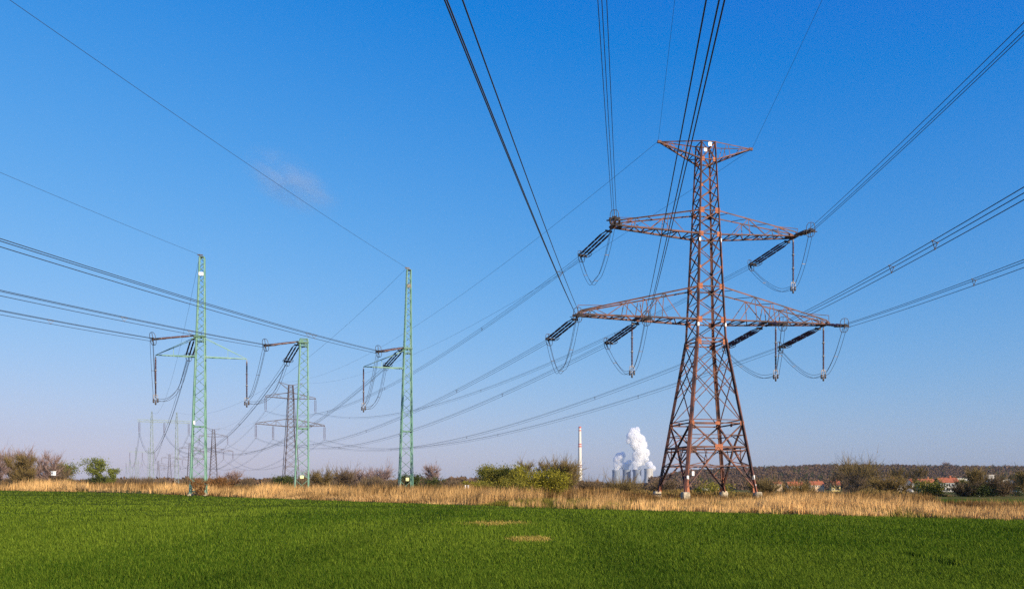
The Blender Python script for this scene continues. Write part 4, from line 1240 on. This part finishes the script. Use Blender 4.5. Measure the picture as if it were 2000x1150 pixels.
house(1561, 1569, 947.5, 942, 730, 8, 'wall_w', 'roof', "tiny white house beside the left orange-roofed house", 1, 2, R(-20))
house(1584, 1610, 946, 939.5, 700, 10, 'wall_p', 'roof', "long low peach house with orange roof and row of windows", 6, 1)
house(1625, 1641, 946, 938.5, 690, 9, 'wall_y', 'roof', "yellowish house with tall orange roof, third of the left group", 3, 2, R(-10))
house(1727, 1764, 941, 934.5, 640, 12, 'wall_b', 'roof_dk', "long dark blue building with slate roof", 5, 1, 0, "building")
house(1758, 1768, 947, 942, 600, 8, 'wall_w', 'roof_dk', "small white house end below the dark blue building", 1, 1)
house(1781, 1794, 942, 935, 600, 9, 'wall_w', 'roof', "white house with orange roof behind the narrow olive tree", 3, 2)
house(1799, 1828, 941.5, 935, 560, 10, 'wall_y', 'roof', "long yellow house with bright orange roof", 6, 2)
house(1838, 1872, 941, 933, 430, 9, 'wall_w', 'roof', "long white house with orange roof and gable end painted in blue shade", 7, 3, R(-9), gable='wall_b')  # white gable's shade painted on with the dark blue wall colour
house(1871, 1893, 934, 931, 640, 12, 'wall_w', 'wall_w', "flat white terrace stepping up behind the long white house", 8, 1, R(-8), "building", flat=True)
house(1928, 1943, 927, 925, 900, 12, 'wall_w', 'wall_w', "upper white flat-roofed strip of building on the slope", 6, 1, 0, "building", flat=True)
house(1934, 1952, 935, 932, 700, 12, 'wall_w', 'wall_w', "lower white flat-roofed strip of building on the slope", 6, 1, 0, "building", flat=True)
house(1957, 1973, 936, 933, 520, 10, 'wall_w', 'wall_w', "white block of flats between the birches", 5, 3, 0, "building", flat=True)
house(1987, 2012, 941, 935, 500, 10, 'wall_w', 'roof', "white orange-roofed house behind the right birch", 6, 2)
house(1753, 1761, 955, 953, 160, 2.5, 'wall_w', 'wall_w', "small white hut in the brown scrub", 2, 1, 0, "hut", flat=True, base=966)
house(1377, 1386, 954, 952.5, 420, 5, 'wall_w', 'wall_w', "white shed seen between the rusty pylon's middle feet", 2, 1, 0, "shed", flat=True, base=960)
house(1390, 1410, 955, 953, 430, 6, 'wall_p', 'wall_w', "long low pale shed seen between the rusty pylon's feet", 4, 1, 0, "shed", flat=True, base=960)

# ------------------------------------------------------------------ markers along the reeds
def post(px, top, base, Y, w, label, m='white', cat="post", grp=None):
    p0 = at(px, base, Y); h = (base - top) / F * Y
    root = tag(empty("marker_post", (p0.x, Y, 0)), label, cat, grp)
    h = CAMZ + (HY - top) / F * Y
    mb = MB(); mb.bar((0, 0, -.2), (0, 0, h), w, w, (0, 1, 0)); mb.lathe([(h, w * .55), (h + .04, w * .35)], 8, 'z'); mb.build("post", M[m], root)
    return root
post(1566, 995, 1004, 46, .06, "short white stake at the field edge right of the rusty pylon")
post(919.5, 961, 974, 84, .1, "short white stake beside the two white sign plates")
for px, nm in ((909, "left"), (915, "right")):
    root = tag(empty("pipeline_marker", ((px - CX) / F * 86, 86, 0), R(8 if nm == "left" else -14)), "%s of the two white upright marker plates in the reeds" % nm, "sign", "white marker plates in the reeds")
    mb = MB(); mb.bar((0, 0, -.2), (0, 0, 1.15), .09, .09, (0, 1, 0)); mb.build("post", M['bark'], root)
    mb = MB(); mb.plate((0, -.07, 1.3), (1, 0, 0), (0, 0, 1), (0, -1, 0), .15, .46, .04); mb.build("plate", M['white'], root)
root = tag(empty("hunting_hide", ((104.5 - CX) / F * 185, 185, 0), R(-20)), "white hunting hide box on posts above the reeds at left", "hide")
zb_ = CAMZ + (HY - 928) / F * 185
mb = MB(); mb.box((0, 0, zb_ + .45), .72, .72, .9); mb.box((0, 0, zb_ + .98), .86, .86, .12); mb.build("cabin", M['white'], root)
mb = MB(); mb.box((.0, -.375, zb_ + .55), .3, .05, .3); mb.build("window", M['glass'], root)
for sx, sy in SG:
    mb = MB(); mb.bar((sx * .5, sy * .5, -.2), (sx * .3, sy * .3, zb_), .1, .1, (0, 1, 0)); mb.build("leg", M['bark'], root)

# ------------------------------------------------------------------ reeds and wheat
r = np.random.default_rng(21)
HM_X = [-160, 130, 180, 330, 420, 900, 1200, 1270, 1480, 1520, 1700, 1830, 1870, 2160]
HM_Y = [2.6, 2.6, 2.0, 1.9, 1.6, 1.45, 1.25, .75, .7, 1.0, 1.1, 1.0, .65, .6]
DP_X = [-160, 250, 420, 900, 1500, 1780, 1850, 2160]; DP_Y = [90, 120, 60, 45, 40, 34, 16, 12]
def reed_points(N, power):
    px = r.uniform(-330, 2330, N); yn = edgeY(px)
    Y = yn + np.interp(px, DP_X, DP_Y) * r.random(N) ** power + yn * .06 * (vnoise(px / 28, px * 0 + .5, 22) - .45) + 1.6 * (vnoise(px / 9, px * 0 + .5, 2) - .3) + .8 * (vnoise(px / 2.5, px * 0 + .5, 3) - .5)
    X = (px - CX) / F * Y
    gap = (px > 172) & (px < 300) & (Y < yn + 40) & (r.random(N) < .93)
    return px[~gap], yn[~gap], X[~gap], Y[~gap]
# tall stalks in clumps
px, yn, X, Y = reed_points(170000, 1.6)
cl = vnoise(X / .9, Y / 1.4, 5); cl2 = vnoise(X / 4.5, Y / 5.0, 6); cl3 = vnoise(X / 14, Y / 14, 12)
dens = np.clip((cl * .7 + cl2 * .7 + .3 * cl3 - .70) * 3.2, .006, 1)
depthf = (Y - yn) / np.interp(px, DP_X, DP_Y)
front = np.clip((Y - yn) / (3 + yn * .04), 0, 1)
keep = r.random(len(X)) < dens * (.35 + .65 * front)
px, yn, X, Y, cl, cl2, cl3, front, depthf = [a[keep] for a in (px, yn, X, Y, cl, cl2, cl3, front, depthf)]; n = len(X)
h = np.interp(px, HM_X, HM_Y) * (.45 + .55 * front) * (.22 + .62 * cl2 + .5 * cl) * (.6 + .6 * r.random(n))
P = np.stack([X, Y, gz(X, Y) - .02], 1)
w = (.010 + .00035 * Y) * (.6 + .8 * r.random(n))
tint = np.clip(-.12 + .5 * cl3 + .45 * cl2 + .5 * vnoise(X / .6, Y / 2.5, 23) + .4 * (r.random(n) - .5) - .6 * sstep(.12, .7, depthf), 0, 1)
la = .6 + .8 * (vnoise(X / 2, Y / 2, 14) - .5) * 6
o = blades_mesh("reeds", P, h, w, r.uniform(0, 6.28, n), h * r.uniform(.03, .35, n), M['reed'], tint, la + r.normal(size=n) * .9)
tag(o, "band of dry straw-coloured reed stalks standing in clumps behind the wheat field", None, None, "stuff")
# matted dead grass below them
px, yn, X, Y = reed_points(140000, 1.25)
n = len(X); cl2 = vnoise(X / 3.0, Y / 3.0, 16)
h = np.interp(px, HM_X, HM_Y) * (.08 + .5 * cl2) * (.5 + .7 * r.random(n)) * np.clip(.45 + (Y - yn) / 6, .45, 1)
P = np.stack([X, Y, gz(X, Y) - .02], 1); w = (.012 + .0005 * Y) * (.6 + .8 * r.random(n))
tint = np.clip(-.22 + .8 * vnoise(X / 5, Y / 5, 17) + .45 * vnoise(X / 1.2, Y / 1.5, 19) + .5 * (r.random(n) - .45), 0, 1)
gsel = (vnoise(X / 7, Y / 5, 18) + .22 * np.clip(1 - (Y - yn) / 2.5, 0, 1) + .45 * np.exp(-((px - 1390) / 150) ** 2) - .2 * (px < 1000)) > .66
nm_ = ~gsel
o = blades_mesh("dead_grass", P[nm_], h[nm_], w[nm_], r.uniform(0, 6.28, nm_.sum()), (h * r.uniform(.3, 1.3, n))[nm_], M['reed'], tint[nm_])
tag(o, "matted pale dead grass along the field edge", None, None, "stuff")
lit = []
for a_, b_, c_, d_ in PATCHES:
    q = r.normal(size=(1500, 2)) * .45; q = q[(q ** 2).sum(1) < 1.1]
    yy = b_ + q[:, 1] * d_; Yq = F * CAMZ / (yy - HY); lit.append(np.stack([(a_ + q[:, 0] * c_ - CX) / F * Yq, Yq, 0 * Yq + .01], 1))
lit = np.concatenate(lit); nl = len(lit)
o = blades_mesh("straw_litter", lit, .03 + .09 * r.random(nl), np.full(nl, .02), r.uniform(0, 6.28, nl), .05 + .15 * r.random(nl), M['litter'], r.random(nl))
tag(o, "dry straw litter on the two bare patches in the wheat", None, None, "stuff")
o = blades_mesh("rough_grass", P[gsel], h[gsel] * .9, w[gsel], r.uniform(0, 6.28, gsel.sum()), (h * r.uniform(.3, 1.0, n))[gsel], M['olive_grass'], tint[gsel])
tag(o, "olive-green rough grass patches among the dry reeds", None, None, "stuff")

N = 600000
yy = r.uniform(0, 1, N); px = r.uniform(-380, 2380, N)
ye = np.interp(px, EDGE_PX, EDGE_PY)
yy = ye + .6 + (1195 - ye) * yy ** 1.05
Y = F * CAMZ / (yy - HY); X = (px - CX) / F * Y
keep = np.ones(N, bool)
for a, b, c, d in PATCHES: keep &= ~((((px - a) / c) ** 2 + ((yy - b) / d) ** 2 < 1.15 - .9 * vnoise(X / .5, Y / 1.2, 41)) & (r.random(N) < .9))
for a, b, c, d in HOLLOWS: keep &= ~((((px - a) / c) ** 2 + ((yy - b) / d) ** 2 < 1) & (r.random(N) < .6))
X, Y = X[keep], Y[keep]; n = len(X)
lowf = vnoise(X / 2.5, Y / 3.5, 31) * .6 + vnoise(X / .7, Y / .9, 32) * .4
track = vnoise(X / 40, (Y + X * .35) / 2.6, 44)
h = (.07 + .10 * lowf) * (.7 + .6 * r.random(n)) * (.72 + .5 * track)
pxn = CX + F * X / Y; yyn = HY + F * CAMZ / Y
sd = yyn - (1084 + (pxn - 1768) * .22)             # a low step in the crop at right
inn = (pxn > 1755) & (pxn < 1895)
h = np.where(inn & (sd < 0) & (sd > -9), h * 1.2, h); h = np.where(inn & (sd >= 0) & (sd < 9) & (r.random(n) < .8), h * .45, h)
for y0, sl in ((983, .010), (967, .008), (1003, .016)):        # tramlines
    h = np.where((np.abs(yyn - (y0 + pxn * sl)) < .9 + .006 * (y0 - 960)) & (pxn < 1150), h * .3, h)
w = (.0055 + .00045 * Y) * (.7 + .6 * r.random(n))
tint = np.clip(-.06 + .35 * vnoise(X / 9, Y / 14, 33) + .28 * vnoise(X / 3, Y / 8, 34) + .28 * sstep(25, -45, X) + .9 * (r.random(n) ** 1.7 - .25), 0, 1)  # lighter towards the left: front lighting put into the blade colour
P = np.stack([X, Y, np.full(n, .0)], 1)
o = blades_mesh("wheat", P, h, w, r.uniform(0, 6.28, n), h * r.uniform(.15, .9, n), M['wheat'], tint)
tag(o, "young green wheat blades filling the foreground field", None, None, "stuff")

# ------------------------------------------------------------------ air
hz = MB(); hz.add([(x, y, z) for z in (-60, 350) for x, y in ((-3400, -150), (3400, -150), (3400, 5200), (-3400, 5200))],
                  [(3, 2, 1, 0), (4, 5, 6, 7), (0, 1, 5, 4), (1, 2, 6, 5), (2, 3, 7, 6), (3, 0, 4, 7)])
ho = hz.build("haze", volmat("air", .00005, (.86, .90, 1.0), .3))
tag(ho, "thin bluish haze in the air", None, None, "stuff")
